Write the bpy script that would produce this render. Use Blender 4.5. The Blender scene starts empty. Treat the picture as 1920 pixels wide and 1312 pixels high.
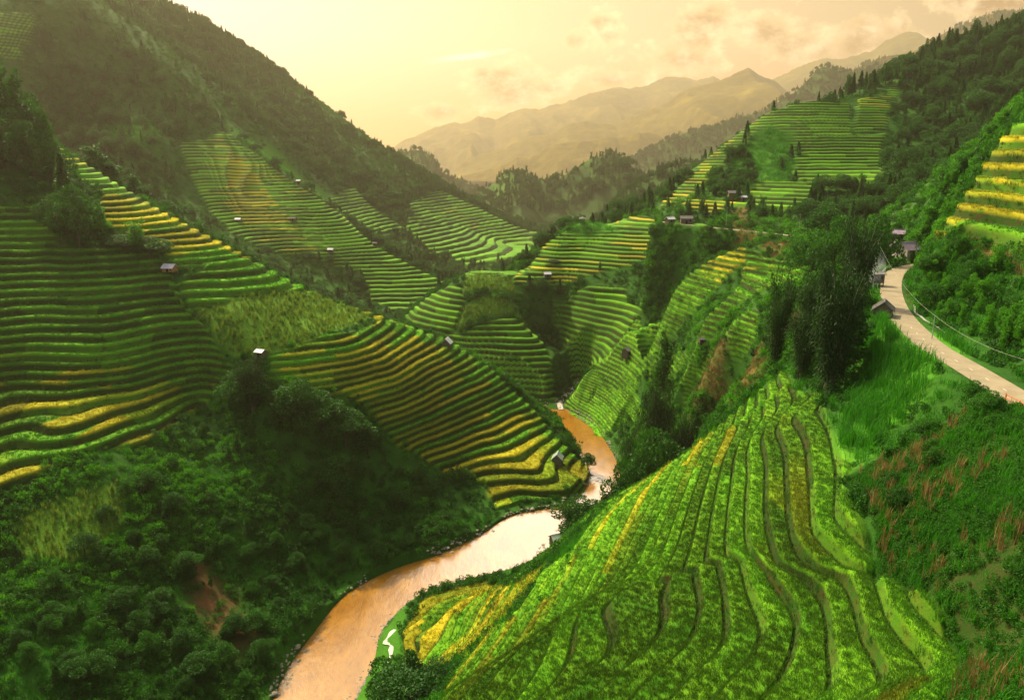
import bpy, bmesh, math, random
import numpy as np
from mathutils import Vector, Matrix, noise as mnoise
rng = np.random.default_rng(7); random.seed(7)
C = bpy.context.scene
COL = C.collection
R = math.radians
# ---------------------------------------------------------------- camera
CAMZ = 100.0; FPX = 1371.0; PITCH = R(14.6)
cam = bpy.data.cameras.new('camera'); cam.lens = 36*FPX/1920; cam.sensor_width = 36
cam.clip_start = 0.5; cam.clip_end = 60000
camo = bpy.data.objects.new('camera', cam); COL.objects.link(camo)
camo.location = (0, 0, CAMZ); camo.rotation_euler = (R(90)-PITCH, 0, 0)
C.camera = camo
CP, SP = math.cos(PITCH), math.sin(PITCH)
# ---------------------------------------------------------------- light
SUN_AZ, SUN_EL = R(-40), R(46)      # azimuth from +Y towards +X
C.view_settings.view_transform = 'Standard'; C.view_settings.look = 'None'
C.view_settings.exposure = 0.62; C.view_settings.gamma = 1
SKYK = .72
def sky():
    w = bpy.data.worlds.new('World'); C.world = w; w.use_nodes = True; nt = w.node_tree; nt.nodes.clear()
    N = lambda t, **k: _nd(nt, t, k)
    def _nd(nt, t, k):
        nd = nt.nodes.new(t)
        for a, v in k.items():
            if a == 'ins':
                for i, q in v.items():
                    if hasattr(q, 'is_output'): nt.links.new(q, nd.inputs[i])
                    else: nd.inputs[i].default_value = q
            else: setattr(nd, a, v)
        return nd
    s = N('ShaderNodeTexSky', sky_type='NISHITA'); s.sun_disc = False
    s.sun_elevation = SUN_EL; s.sun_rotation = SUN_AZ; s.air_density = 1.6; s.dust_density = 4.0; s.ozone_density = 1.0
    def M(op, a, b=0.0, c=0.0, clamp=False): return N('ShaderNodeMath', operation=op, use_clamp=clamp, ins={0: a, 1: b, 2: c}).outputs[0]
    def mixc(f, a, b, bt='MIX'):
        nd = N('ShaderNodeMix', data_type='RGBA', blend_type=bt)
        for sk, v in ((nd.inputs[0], f), (nd.inputs[6], a), (nd.inputs[7], b)):
            if hasattr(v, 'is_output'): nt.links.new(v, sk)
            else: sk.default_value = v if not isinstance(v, tuple) else (*v, 1)
        return nd.outputs[2]
    def rngm(v, a, b, c=0.0, d=1.0, smooth=False):
        nd = N('ShaderNodeMapRange', interpolation_type='SMOOTHSTEP' if smooth else 'LINEAR', ins={0: v, 1: a, 2: b, 3: c, 4: d}); return nd.outputs[0]
    base = mixc(1.0, s.outputs[0], (1.1*.15, 1.0*.15, .8*.15), 'MULTIPLY')
    tc = N('ShaderNodeTexCoord'); xyz = N('ShaderNodeSeparateXYZ', ins={0: tc.outputs['Generated']}).outputs
    yy = M('MAXIMUM', xyz[1], .02); u = M('DIVIDE', xyz[0], yy); v = M('DIVIDE', xyz[2], yy)
    # evening band of sky down the valley: cream to the left of it, ochre to the right, orange low down
    hi = mixc(rngm(u, -.45, .0), (1.2, .98, .86), (1.0, .68, .40)); hi = mixc(rngm(u, .0, .6), hi, (.55, .37, .18))
    lo = mixc(rngm(u, -.35, .2), (1.2, .64, .18), (1.1, .36, .03)); lo = mixc(rngm(u, .2, .6), lo, (.95, .38, .08))
    band = mixc(rngm(v, .0, .17, smooth=True), lo, hi)
    vec = N('ShaderNodeCombineXYZ', ins={0: u, 1: v, 2: 0.0}).outputs[0]
    def noi(sc, det, off=(0, 0, 0)):
        mp = N('ShaderNodeMapping', ins={0: vec, 1: off, 3: (1, 1.5, 1)}); return N('ShaderNodeTexNoise', ins={'Vector': mp.outputs[0], 'Scale': sc, 'Detail': det, 'Roughness': .62}).outputs['Fac']
    D = None
    for (px, py, rx, ry, st) in ((955,160,72,42,1),(1035,165,60,20,.85),(905,150,26,34,.9),(828,208,56,20,.8),(1078,76,30,20,.75),(1135,58,34,34,.85),(1305,55,52,42,1),(1270,110,120,40,.7),(1430,62,60,42,.85),
                                 (1500,95,110,42,.75),(1610,75,100,48,.85),(1697,45,20,30,.6),(1330,20,60,30,.6),(1850,5,110,32,1),(1130,150,140,26,.6),(1720,95,120,30,.6),(1000,60,14,12,.35),(920,52,8,7,.35),(1450,-60,200,40,.8),(700,-120,160,40,.7)):
        xc = (px-960)/FPX; yc = -(py-656)/FPX; dy = CP+yc*SP; u0 = xc/dy; v0 = (-SP+yc*CP)/dy
        q = M('SQRT', M('ADD', M('POWER', M('ABSOLUTE', M('DIVIDE', M('SUBTRACT', u, u0), rx*1.35/FPX)), 2), M('POWER', M('ABSOLUTE', M('DIVIDE', M('SUBTRACT', v, v0), ry*1.35/FPX)), 2)))
        q = M('MULTIPLY', M('SUBTRACT', st, q), 1.35); D = q if D is None else M('MAXIMUM', D, q)
    D = M('MAXIMUM', D, -1.2)
    n1 = noi(13, 7); n2 = noi(42, 5, (3, 1, 0))
    nn_ = M('ADD', M('MULTIPLY', M('SUBTRACT', n1, .5), 3.0), M('MULTIPLY', M('SUBTRACT', n2, .5), 1.1))
    Dn = M('ADD', D, nn_)
    n1b = noi(13, 7, (.016, -.012, 0)); Db = M('ADD', D, M('MULTIPLY', M('SUBTRACT', n1b, .5), 3.0))
    cov = rngm(Dn, -.05, .55, smooth=True)
    lit = rngm(M('SUBTRACT', Dn, Db), -.35, .45)
    thick = rngm(Dn, .1, .75)
    cc = mixc(thick, (1.1, .74, .30), (.36, .13, .015)); cc = mixc(M('MULTIPLY', lit, .6), cc, (1.9, 1.4, .85))
    band = mixc(M('MULTIPLY', cov, .95), band, cc)
    # thin white streak
    xc = (878-960)/FPX; yc = -(106-656)/FPX; dy = CP+yc*SP; u0 = xc/dy; v0 = (-SP+yc*CP)/dy
    sv = M('SUBTRACT', M('SUBTRACT', v, v0), M('MULTIPLY', M('SUBTRACT', u, u0), .12))
    q = M('SQRT', M('ADD', M('POWER', M('ABSOLUTE', M('DIVIDE', M('SUBTRACT', u, u0), 95/FPX)), 2), M('POWER', M('ABSOLUTE', M('DIVIDE', sv, 8/FPX)), 2)))
    band = mixc(rngm(M('ADD', M('SUBTRACT', 1.0, q), M('MULTIPLY', M('SUBTRACT', noi(60, 4, (1, 5, 0)), .5), 1.6)), .1, .7), band, (1.1, 1.0, .85))
    msk = M('MULTIPLY', rngm(v, .34, .18, smooth=True), rngm(xyz[1], .25, .5, smooth=True))
    col = mixc(msk, base, mixc(1.0, band, (SKYK, SKYK, SKYK), 'MULTIPLY'))
    # bright air round the sun
    dt = N('ShaderNodeVectorMath', operation='DOT_PRODUCT', ins={0: tc.outputs['Generated'], 1: (math.sin(SUN_AZ)*math.cos(SUN_EL), math.cos(SUN_AZ)*math.cos(SUN_EL), math.sin(SUN_EL))}).outputs['Value']
    gl_ = M('MULTIPLY', M('POWER', M('MAXIMUM', dt, 0), 10), .25); gl2 = M('MULTIPLY', M('POWER', M('MAXIMUM', dt, 0), 60), 3.0)
    col = mixc(1.0, col, mixc(1.0, N('ShaderNodeCombineColor', ins={0: M('ADD', gl_, gl2), 1: M('ADD', gl_, gl2), 2: M('ADD', gl_, gl2)}).outputs[0], (1.0, .85, .55), 'MULTIPLY'), 'ADD')
    # bright sky lobe added above the picture to whiten the river and fill from ahead
    hc = (math.sin(R(3))*math.cos(R(28)), math.cos(R(3))*math.cos(R(28)), math.sin(R(28)))
    d2 = N('ShaderNodeVectorMath', operation='DOT_PRODUCT', ins={0: tc.outputs['Generated'], 1: hc}).outputs['Value']
    hcl = M('MULTIPLY', rngm(M('ADD', d2, M('MULTIPLY', M('SUBTRACT', noi(7, 6, (7, 2, 0)), .5), .075)), .974, .996, smooth=True), 5.2)
    col = mixc(1.0, col, N('ShaderNodeCombineColor', ins={0: hcl, 1: M('MULTIPLY', hcl, .93), 2: M('MULTIPLY', hcl, .78)}).outputs[0], 'ADD')
    bg = N('ShaderNodeBackground', ins={0: col, 1: 1.0})
    o = N('ShaderNodeOutputWorld'); nt.links.new(bg.outputs[0], o.inputs[0])
sky()
sl = bpy.data.lights.new('sun', 'SUN'); sl.energy = 5.0; sl.angle = R(.6); sl.color = (1.0, .88, .62)
so = bpy.data.objects.new('sun', sl); COL.objects.link(so)
sd_ = Vector((math.sin(SUN_AZ)*math.cos(SUN_EL), math.cos(SUN_AZ)*math.cos(SUN_EL), math.sin(SUN_EL)))
so.rotation_euler = sd_.to_track_quat('Z', 'Y').to_euler(); so.location = (-40, 60, 180)
cy = C.cycles
cy.use_denoising = True; cy.max_bounces = 5; cy.diffuse_bounces = 2; cy.glossy_bounces = 2; cy.transmission_bounces = 2; cy.transparent_max_bounces = 8; cy.volume_bounces = 0
cy.use_adaptive_sampling = True; cy.adaptive_threshold = .012
# ---------------------------------------------------------------- materials
def new_mat(name):
    m = bpy.data.materials.new(name); m.use_nodes = True; nt = m.node_tree; nt.nodes.clear()
    return m, nt
class NB:
    """small helper round a node tree"""
    def __init__(s, nt): s.nt = nt
    def n(s, typ, **kw):
        nd = s.nt.nodes.new(typ)
        for k, v in kw.items():
            if k == 'ins':
                for a, b in v.items():
                    if hasattr(b, 'is_output'): s.nt.links.new(b, nd.inputs[a])
                    else: nd.inputs[a].default_value = b
            else: setattr(nd, k, v)
        return nd
    def math(s, op, a, b=0.0, c=0.0, clamp=False):
        nd = s.n('ShaderNodeMath', operation=op, use_clamp=clamp, ins={0: a, 1: b, 2: c}); return nd.outputs[0]
    def mix(s, f, a, b, blend='MIX'):
        nd = s.n('ShaderNodeMix', data_type='RGBA', blend_type=blend); nd.clamp_factor = True
        for sock, v in ((nd.inputs[0], f), (nd.inputs[6], a), (nd.inputs[7], b)):
            if hasattr(v, 'is_output'): s.nt.links.new(v, sock)
            else: sock.default_value = v if not isinstance(v, tuple) or len(v) == 4 else (*v, 1)
        return nd.outputs[2]
    def noise(s, vec, scale, detail=3, rough=.55, dims='3D'):
        nd = s.n('ShaderNodeTexNoise', noise_dimensions=dims, ins={'Scale': scale, 'Detail': detail, 'Roughness': rough})
        if vec is not None: s.nt.links.new(vec, nd.inputs['Vector'])
        return nd.outputs['Fac']
    def rng(s, v, a, b, c=0.0, d=1.0):
        nd = s.n('ShaderNodeMapRange', ins={0: v, 1: a, 2: b, 3: c, 4: d}); nd.clamp = True; return nd.outputs[0]
    def attr(s, name):
        return s.n('ShaderNodeAttribute', attribute_name=name)
    def sep(s, c):
        return s.n('ShaderNodeSeparateColor', ins={0: c}).outputs
    def out(s, bsdf, disp=None):
        o = s.n('ShaderNodeOutputMaterial'); s.nt.links.new(bsdf, o.inputs[0])
    def bsdf(s, col, rough=.8, normal=None, spec=.25, **kw):
        b = s.n('ShaderNodeBsdfPrincipled', ins={'Base Color': col if hasattr(col, 'is_output') else (*col[:3], 1), 'Roughness': rough, 'Specular IOR Level': spec, **kw})
        if normal is not None: s.nt.links.new(normal, b.inputs['Normal'])
        return b.outputs[0]
    def bump(s, h, strength=.5, dist=.3):
        return s.n('ShaderNodeBump', ins={'Height': h, 'Strength': strength, 'Distance': dist}).outputs[0]
def ground_material():
    m, nt = new_mat('ground'); b = NB(nt)
    pos = b.n('ShaderNodeNewGeometry').outputs['Position']
    lev = b.attr('lev').outputs['Fac']
    A = b.attr('ca'); Bc = b.attr('cb')
    a0, a1, a2 = b.sep(A.outputs['Color']); a3 = A.outputs['Alpha']
    b0, b1, b2 = b.sep(Bc.outputs['Color']); b3 = Bc.outputs['Alpha']
    t = b.math('FRACT', lev); fl = b.math('FLOOR', lev)
    plot = a2; plot2 = a2
    big = b.noise(pos, .03, 4); mid = b.noise(pos, .25, 4); fine = b.noise(pos, 2.2, 4, .7); grain = b.noise(pos, 9.0, 3, .7)
    # rice on the treads
    rg = b.mix(plot2, (.036, .17, .004), (.085, .25, .006))
    rg = b.mix(b.rng(mid, .35, .7), rg, (.12, .27, .008))
    ry = b.mix(plot, (.25, .26, .008), (.42, .32, .012))
    tread = b.mix(b.math('MULTIPLY', a1, b.rng(mid, .2, .45, .7, 1.0)), rg, ry)
    tread = b.mix(b.math('MULTIPLY', b.rng(grain, .45, .75), .3), tread, (.13, .26, .015))
    tread = b.mix(b.math('MULTIPLY', b.rng(grain, .5, .3), .3), tread, (.03, .09, .004))
    # risers: weeds, straw and bare earth
    riser = b.mix(b.rng(b.noise(pos, 1.1, 4, .7), .42, .62), (.020, .070, .004), (.050, .060, .010))
    riser = b.mix(b.rng(b.noise(pos, .35, 3), .55, .75), riser, (.06, .032, .010))
    edge = b.math('MULTIPLY', b.rng(t, .26, .34), b.rng(t, .985, .955))
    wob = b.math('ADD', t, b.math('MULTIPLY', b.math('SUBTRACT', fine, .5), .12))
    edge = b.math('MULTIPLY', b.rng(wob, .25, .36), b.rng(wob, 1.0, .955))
    crease_shade = b.math('MAXIMUM', b.rng(wob, .925, .965), b.rng(wob, .05, .02))  # crease shade where the rice ends at each riser foot, put into the colour
    gentle = b.rng(a2, .75, 1.0)
    riser = b.mix(b.math('MULTIPLY', b.rng(a2, .5, .75), .75), riser, b.mix(.5, riser, rg))
    rice = b.mix(edge, riser, tread); rice = b.mix(b.math('MULTIPLY', crease_shade, .85), rice, (.012, .013, .005))
    # wild ground under the bushes
    wild = b.mix(b.rng(mid, .3, .7), (.010, .05, .003), (.026, .10, .006))
    wild = b.mix(b.math('MULTIPLY', b.rng(fine, .5, .8), .6), wild, (.05, .13, .012))
    wild = b.mix(b.math('MULTIPLY', b.rng(big, .55, .75), .5), wild, (.05, .10, .012))
    corn = b.mix(b.rng(fine, .35, .65), (.04, .13, .006), (.13, .24, .016))
    grass = b.mix(b.rng(fine, .3, .7), (.035, .15, .008), (.08, .24, .012))
    dry = b.mix(b.rng(mid, .35, .65), b.mix(b.rng(fine, .35, .65), (.22, .12, .035), (.09, .10, .02)), (.05, .09, .012))
    soil = b.mix(b.rng(mid, .35, .62), b.mix(b.rng(fine, .3, .7), (.10, .045, .018), (.19, .085, .03)), (.05, .065, .012))
    maize = b.mix(b.rng(fine, .35, .75), (.016, .06, .004), (.05, .045, .012))
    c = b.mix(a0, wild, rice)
    for f, q in ((b0, corn), (a3, grass), (b1, dry), (b2, soil), (b3, maize)): c = b.mix(f, c, q)
    hue = b.n('ShaderNodeHueSaturation', ins={'Hue': .5, 'Saturation': 1.0, 'Color': c, 'Value': b.math('ADD', .62, b.math('MULTIPLY', a2, .76))}).outputs[0]
    bh = b.math('ADD', fine, b.math('MULTIPLY', grain, .5))
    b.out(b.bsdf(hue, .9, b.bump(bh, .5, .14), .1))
    return m
MAT_GROUND = ground_material()
# ---------------------------------------------------------------- terrain: surveyed points
def at(px, py, Y):
    xc = (px-960)/FPX; yc = -(py-656)/FPX
    dy = CP+yc*SP; dz = -SP+yc*CP
    t = Y/dy
    return (xc*t, Y, CAMZ+dz*t)
PTS = []
def P(*a):
    for q in a: PTS.append(at(*q))
def W(*a):
    for q in a: PTS.append(q)
def L(pts, sp, back=None, world=False):
    w = [q if world else at(*q) for q in pts]
    out = []
    for a, b in zip(w[:-1], w[1:]):
        n = max(1, int(round(math.dist(a, b)/sp)))
        for i in range(n):
            t = i/n; out.append(tuple(a[k]*(1-t)+b[k]*t for k in range(3)))
    out.append(w[-1]); PTS.extend(out)
    if back:
        for (dx, dy, dz) in back:
            for q in out[::2]: PTS.append((q[0]+dx, q[1]+dy, max(q[2]+dz, 2)))
# --- near right spur (terraces)
P((835,1312,60),(967,1312,52),(1093,1312,47),(1250,1312,43),(1400,1312,40),(1600,1312,37),(1820,1240,36),
  (1667,1065,46),(1555,985,53),(1117,1128,61),(1200,1100,65),(1300,1000,70),(1400,900,74),(1480,830,76),
  (1100,1000,108),(950,1150,104),(1050,1080,95),(1250,1000,76),(1300,1150,56),(1500,1150,48),(1150,1230,53),
  (1200,980,90),(1560,860,66),(1500,780,80),(1040,1200,72),(900,1240,86))
L([(1130,962,146),(1200,915,130),(1300,850,112),(1400,760,105),(1480,700,102)],14,back=[(0,22,-22)])
W((-2,10,66),(14,6,74),(-14,20,58),(-30,40,42),(-40,70,22),(-48,95,5),(-20,80,20),(-26,98,8),(30,0,84),(-60,20,30),(-70,60,8))
# low yellow field and bank
P((770,1190,131),(900,1120,143),(860,1200,128),(800,1130,145),(960,1090,152),(870,1095,156),(1000,1065,160),(1060,1040,158),
  (760,1280,117),(850,1245,112))
W((-58,84,0),(-47,101,-1),(-38,120,0),(-28,140,0.5))
# right: grass knoll, dry maize slope, road bench, bank, right terraces
P((1620,625,96),(1700,640,90),(1790,690,78),(1740,760,68),(1600,750,80),(1650,850,64),(1850,860,50),(1700,1000,47),(1920,1000,37),
  (1900,1280,28),(1870,790,60),(1550,700,95))
P((1500,640,112),(1560,600,118),(1450,650,125),(1400,700,130),(1350,760,135),(1330,700,160))
P((1760,462,126),(1850,380,127),(1880,300,131),(1920,232,134),(1880,500,98),(1920,560,88),(1830,560,104),(1760,540,122))
L([(1716,470,150),(1760,380,152),(1830,270,165),(1920,185,185)],14,back=[(10,45,-16)])
W((120,90,112),(150,130,128),(110,60,108),(90,30,100),(60,20,92),(160,200,140),(200,260,125))
# village bench and far road
P((1690,475,165),(1640,480,170),(1600,500,175),(1500,441,278),(1420,436,280),(1320,428,290),(1380,431,282),(1560,450,240))
# --- river-side behind the near spur
P((1230,830,205),(1160,870,232),(1290,780,190),(1350,640,190),(1250,700,222),(1230,760,215),(1420,620,172),(1300,640,210),(1480,560,180))
W((48,205,1),(52,180,3),(45,165,2),(60,160,12),(40,150,8),(46,240,1),(50,262,3))
# --- spur right of the river mouth
L([(1060,700,300),(1100,690,285),(1200,600,262),(1300,510,245),(1400,466,236),(1470,452,250)],14,back=[(-6,30,-22)])
P((1120,745,279),(1170,800,254),(1080,740,288),(1100,770,278),(1200,700,240),(1280,640,226),(1330,580,222),(1400,530,222),(1460,520,215),(1190,660,258))
# --- left hill
L([(80,260,290),(190,330,280),(300,400,257),(400,455,245),(500,510,240),(600,560,240),(730,603,250),(840,640,262),(930,700,256),(1000,770,246),(1060,840,232),(1100,898,219)],
  14,back=[(5,20,-14),(6,38,-32)])
P((0,200,285),(0,270,262),(60,300,262),(0,380,232),(100,380,236),(0,460,219),(100,460,220),(0,557,204),(307,542,219),(318,510,224),(160,500,215),
  (0,650,187),(200,640,190),(400,630,205),(0,740,181),(200,740,184),(380,720,200),(0,850,160),(60,890,153),(110,800,166),(200,830,167),(300,800,178),(380,770,196),
  (500,674,200),(560,600,217),(620,590,232),(440,650,203),(640,765,196),(853,664,252),(640,640,212),(740,700,216),(700,840,196),(760,760,211),
  (800,860,207),(970,787,240),(900,860,216),(920,950,196),(1000,880,212),(1060,915,206),(980,940,201))
# jungle flank of the left hill and river bank
P((100,950,146),(200,900,155),(350,850,176),(450,780,190),(560,790,190),(600,880,183),(700,930,185),(800,950,187),(500,900,172),(400,950,160),
  (300,1000,148),(200,1050,138),(100,1100,128),(0,1050,132),(0,1200,113),(100,1250,110),(300,1150,131),(400,1100,143),(500,1050,154),(600,1050,160),
  (400,1250,122),(250,1290,112),(700,1020,169),(850,980,182))
L([(490,1320,117),(560,1190,132),(640,1110,154.5),(750,1062,163),(900,998,182),(1050,948,199)],14)
W((-75,95,6),(-100,70,18),(-90,50,14),(-120,110,45),(-150,160,75),(-170,210,95),(-200,260,122),(-140,60,50),(-230,200,140))
# --- valley behind the left hill
W((-180,380,66),(-120,360,34),(-75,340,10),(-70,310,2),(-45,302,1),(-20,298,1),(0,292,1),(-240,420,90),(-30,400,6))
# --- middle spur with terraces (left)
L([(430,250,560),(560,350,540),(700,460,515),(860,545,480)],30,back=[(14,60,-26)])
P((340,270,540),(400,340,520),(450,420,500),(560,500,478),(660,560,455),(740,590,440),(500,330,540),(600,430,505),(780,560,460),(640,500,485))
L([(150,0,600),(280,90,600),(380,200,580),(420,240,570)],40,back=[(20,70,-12)])
P((0,60,520),(200,150,560),(100,250,500),(250,300,490),(0,-60,600),(100,0,580),(300,250,520),(200,340,460),(330,400,450),(430,450,430),(560,540,400),(300,360,470))
# --- left mountain
L([(200,-60,850),(280,0,850),(340,20,855),(430,85,860),(520,160,870),(640,225,880),(740,300,890),(820,352,892),(900,390,890),(1020,440,870)],60,back=[(60,220,-70)])
P((500,200,780),(600,300,740),(700,400,690),(800,450,680),(900,470,700),(960,490,680),(760,500,600),(860,520,580),(560,260,760),(680,300,800),(440,150,780),(640,380,660),(900,540,520),(980,460,780))
# --- central knoll
L([(760,595,352),(800,560,350),(870,516,348)],20,back=[(-14,40,-18)])
P((880,512,350),(930,511,352),(970,514,350),(900,516,342),(860,560,332),(950,560,330),(870,620,318),(1000,620,316),(800,640,322),(960,700,300),(1030,740,292),(880,690,306),(780,660,320),(1040,700,300),(1020,560,334))
L([(975,510,356),(1020,460,368),(1060,430,374),(1090,417,376),(1120,428,374)],20,back=[(-6,40,-20)])
P((1090,470,362),(1200,425,372),(1300,430,360),(1150,460,356),(1250,450,350),(1330,455,338),(1200,480,342),(1300,480,326),(1150,540,328),(1250,540,312),(1110,620,314),(1180,600,302),(1060,660,303),(1080,560,330),(1340,470,318))
W((60,286,26),(82,272,48),(100,268,60),(-40,420,8),(20,460,14),(60,520,20))
# --- right mountain
L([(1120,418,430),(1180,392,430),(1240,370,425),(1300,318,430),(1360,270,438),(1430,215,445),(1500,190,450),(1580,185,465),(1660,150,500),(1760,95,560),(1860,70,590),(1920,40,610),(2100,-60,640)],24,back=[(0,60,-20)])
P((1560,350,352),(1450,400,330),(1350,405,345),(1280,395,370),(1600,430,290),(1700,400,300),(1640,300,390),(1560,260,412),(1480,260,415),(1400,340,385),(1350,350,395),(1750,300,390),(1850,250,400),(1800,150,500),(1920,150,480),
  (1720,420,240),(1560,420,290),(1450,440,275),(1350,440,300),(1680,200,470),(1920,260,330))
W((330,330,150),(420,420,200),(520,520,240),(260,240,140),(380,700,180),(200,700,110),(120,560,40),(150,480,50),(300,820,130))
# far floor
W((60,700,8),(60,900,8),(120,1000,14),(0,800,6),(180,900,40),(-500,600,250),(-450,400,200),(-380,300,170),(-700,800,300),(-600,1300,200),(0,1300,12),(400,1300,90),(700,900,230),(150,1500,12),(-1200,1500,200),(1200,1500,220),(-300,1300,60))
PTS = np.array(PTS, dtype=np.float64)
# thin out near-duplicates
keep = []
for i, p in enumerate(PTS):
    if all((p[0]-PTS[j, 0])**2+(p[1]-PTS[j, 1])**2 > 3.0 for j in keep): keep.append(i)
PTS = PTS[keep]
N = len(PTS)
D = np.hypot(PTS[:, None, 0]-PTS[None, :, 0], PTS[:, None, 1]-PTS[None, :, 1])
nn = np.sort(D, 1)[:, 1:4].mean(1)
CC = (0.35*nn)**2
A = np.sqrt(D**2+CC[None, :])
A[np.arange(N), np.arange(N)] += 0.08*nn*0  # exact
M_ = np.zeros((N+3, N+3)); M_[:N, :N] = A-np.diag(0.12*nn)
M_[:N, N] = 1; M_[:N, N+1] = PTS[:, 0]; M_[:N, N+2] = PTS[:, 1]; M_[N:, :N] = M_[:N, N:].T
WT = np.linalg.solve(M_, np.r_[PTS[:, 2], 0, 0, 0])
def rbf(x, y):
    x = np.asarray(x, dtype=np.float32).ravel(); y = np.asarray(y, dtype=np.float32).ravel()
    out = np.empty(len(x), dtype=np.float32)
    px = PTS[:, 0].astype(np.float32); py = PTS[:, 1].astype(np.float32); c = CC.astype(np.float32); w = WT[:N].astype(np.float32)
    for i in range(0, len(x), 40000):
        xs = x[i:i+40000, None]; ys = y[i:i+40000, None]
        out[i:i+40000] = np.sqrt((xs-px)**2+(ys-py)**2+c) @ w + WT[N]+WT[N+1]*xs[:, 0]+WT[N+2]*ys[:, 0]
    return out
# ---------------------------------------------------------------- noise, rays, outlines
_G = np.random.default_rng(3).random((256, 256)).astype(np.float32)
def vnoise(x, y, s, seed=0):
    x = np.asarray(x, np.float32)/s+seed*17.3+500; y = np.asarray(y, np.float32)/s+seed*9.1+500
    xi = np.floor(x).astype(np.int32); yi = np.floor(y).astype(np.int32)
    fx = x-xi; fy = y-yi; fx = fx*fx*(3-2*fx); fy = fy*fy*(3-2*fy)
    a = _G[xi & 255, yi & 255]; b = _G[(xi+1) & 255, yi & 255]; c = _G[xi & 255, (yi+1) & 255]; d = _G[(xi+1) & 255, (yi+1) & 255]
    return ((a*(1-fx)+b*fx)*(1-fy)+(c*(1-fx)+d*fx)*fy)*2-1
def fbm(x, y, s, o=4, seed=0, g=.5):
    r = 0; a = 1; t = 0
    for k in range(o):
        r = r+a*vnoise(x, y, s/2**k, seed+k*3+1); t += a; a *= g
    return r/t
def ray(px, py, y0=12, y1=1500, n=500):
    """where the sight line through a photo point meets the surveyed ground, between two distances"""
    Y = np.geomspace(y0, y1, n); xc = (px-960)/FPX; yc = -(py-656)/FPX
    dy = CP+yc*SP; dz = -SP+yc*CP
    X = xc/dy*Y; Z = CAMZ+dz/dy*Y
    d = Z-rbf(X, Y)
    k = np.where(d <= 0)[0]
    if len(k) and k[0] > 0:
        i = k[0]; f = d[i-1]/(d[i-1]-d[i]+1e-9); y = Y[i-1]+(Y[i]-Y[i-1])*f
    elif len(k): y = Y[0]
    else: y = Y[int(np.argmin(d))]
    return (xc/dy*y, y, CAMZ+dz/dy*y)
def zplane(px, py, z):
    yc = -(py-656)/FPX; dy = CP+yc*SP; dz = -SP+yc*CP
    t = (z-CAMZ)/dz
    return ((px-960)/FPX*t, dy*t, z)
def poly(pts, y0, y1):
    return np.array([ray(p[0], p[1], y0, y1)[:2] for p in pts])
def sd_poly(x, y, p, feather=2.0):
    """signed distance (positive inside), only evaluated near the outline box"""
    out = np.full(x.shape, -1e3, np.float32)
    lo = p.min(0)-feather*3; hi = p.max(0)+feather*3
    m = (x > lo[0]) & (x < hi[0]) & (y > lo[1]) & (y < hi[1])
    xs = x[m]; ys = y[m]
    if not len(xs): return out
    d = np.full(xs.shape, 1e9, np.float32); ins = np.zeros(xs.shape, bool)
    for a, b in zip(p, np.roll(p, -1, 0)):
        ex, ey = b-a; l2 = ex*ex+ey*ey+1e-9
        t = np.clip(((xs-a[0])*ex+(ys-a[1])*ey)/l2, 0, 1)
        d = np.minimum(d, (xs-a[0]-t*ex)**2+(ys-a[1]-t*ey)**2)
        if a[1] != b[1]:
            c = ((a[1] > ys) != (b[1] > ys)) & (xs < (b[0]-a[0])*(ys-a[1])/(b[1]-a[1])+a[0])
            ins ^= c
    out[m] = np.sqrt(d)*np.where(ins, 1, -1)
    return out
def seg_dist(x, y, pl, reach):
    """distance to a polyline, height on it, position along it"""
    d = np.full(x.shape, 1e6, np.float32); z = np.zeros(x.shape, np.float32); sdist = np.zeros(x.shape, np.float32)
    pl = np.asarray(pl); lo = pl.min(0)-reach; hi = pl.max(0)+reach
    m = np.where((x > lo[0]) & (x < hi[0]) & (y > lo[1]) & (y < hi[1]))
    xs = x[m]; ys = y[m]
    if not len(xs): return d, z
    dd = d[m]; zz = z[m]
    for a, b in zip(pl[:-1], pl[1:]):
        ex, ey = b[0]-a[0], b[1]-a[1]; l2 = ex*ex+ey*ey+1e-9
        t = np.clip(((xs-a[0])*ex+(ys-a[1])*ey)/l2, 0, 1)
        q = np.sqrt((xs-a[0]-t*ex)**2+(ys-a[1]-t*ey)**2)
        k = q < dd; dd[k] = q[k]; zz[k] = (a[2]+(b[2]-a[2])*t)[k]
    d[m] = dd; z[m] = zz
    return d, z
def smooth(pl, n=6):
    pl = np.asarray(pl, float); q = np.vstack([2*pl[0]-pl[1], pl, 2*pl[-1]-pl[-2]]); out = []
    for i in range(1, len(q)-2):
        for k in range(n):
            t = k/n; a, b, c, d = q[i-1], q[i], q[i+1], q[i+2]
            out.append(.5*((2*b)+(c-a)*t+(2*a-5*b+4*c-d)*t*t+(3*b-a-3*c+d)*t**3))
    out.append(pl[-1]); return np.array(out)
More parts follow.
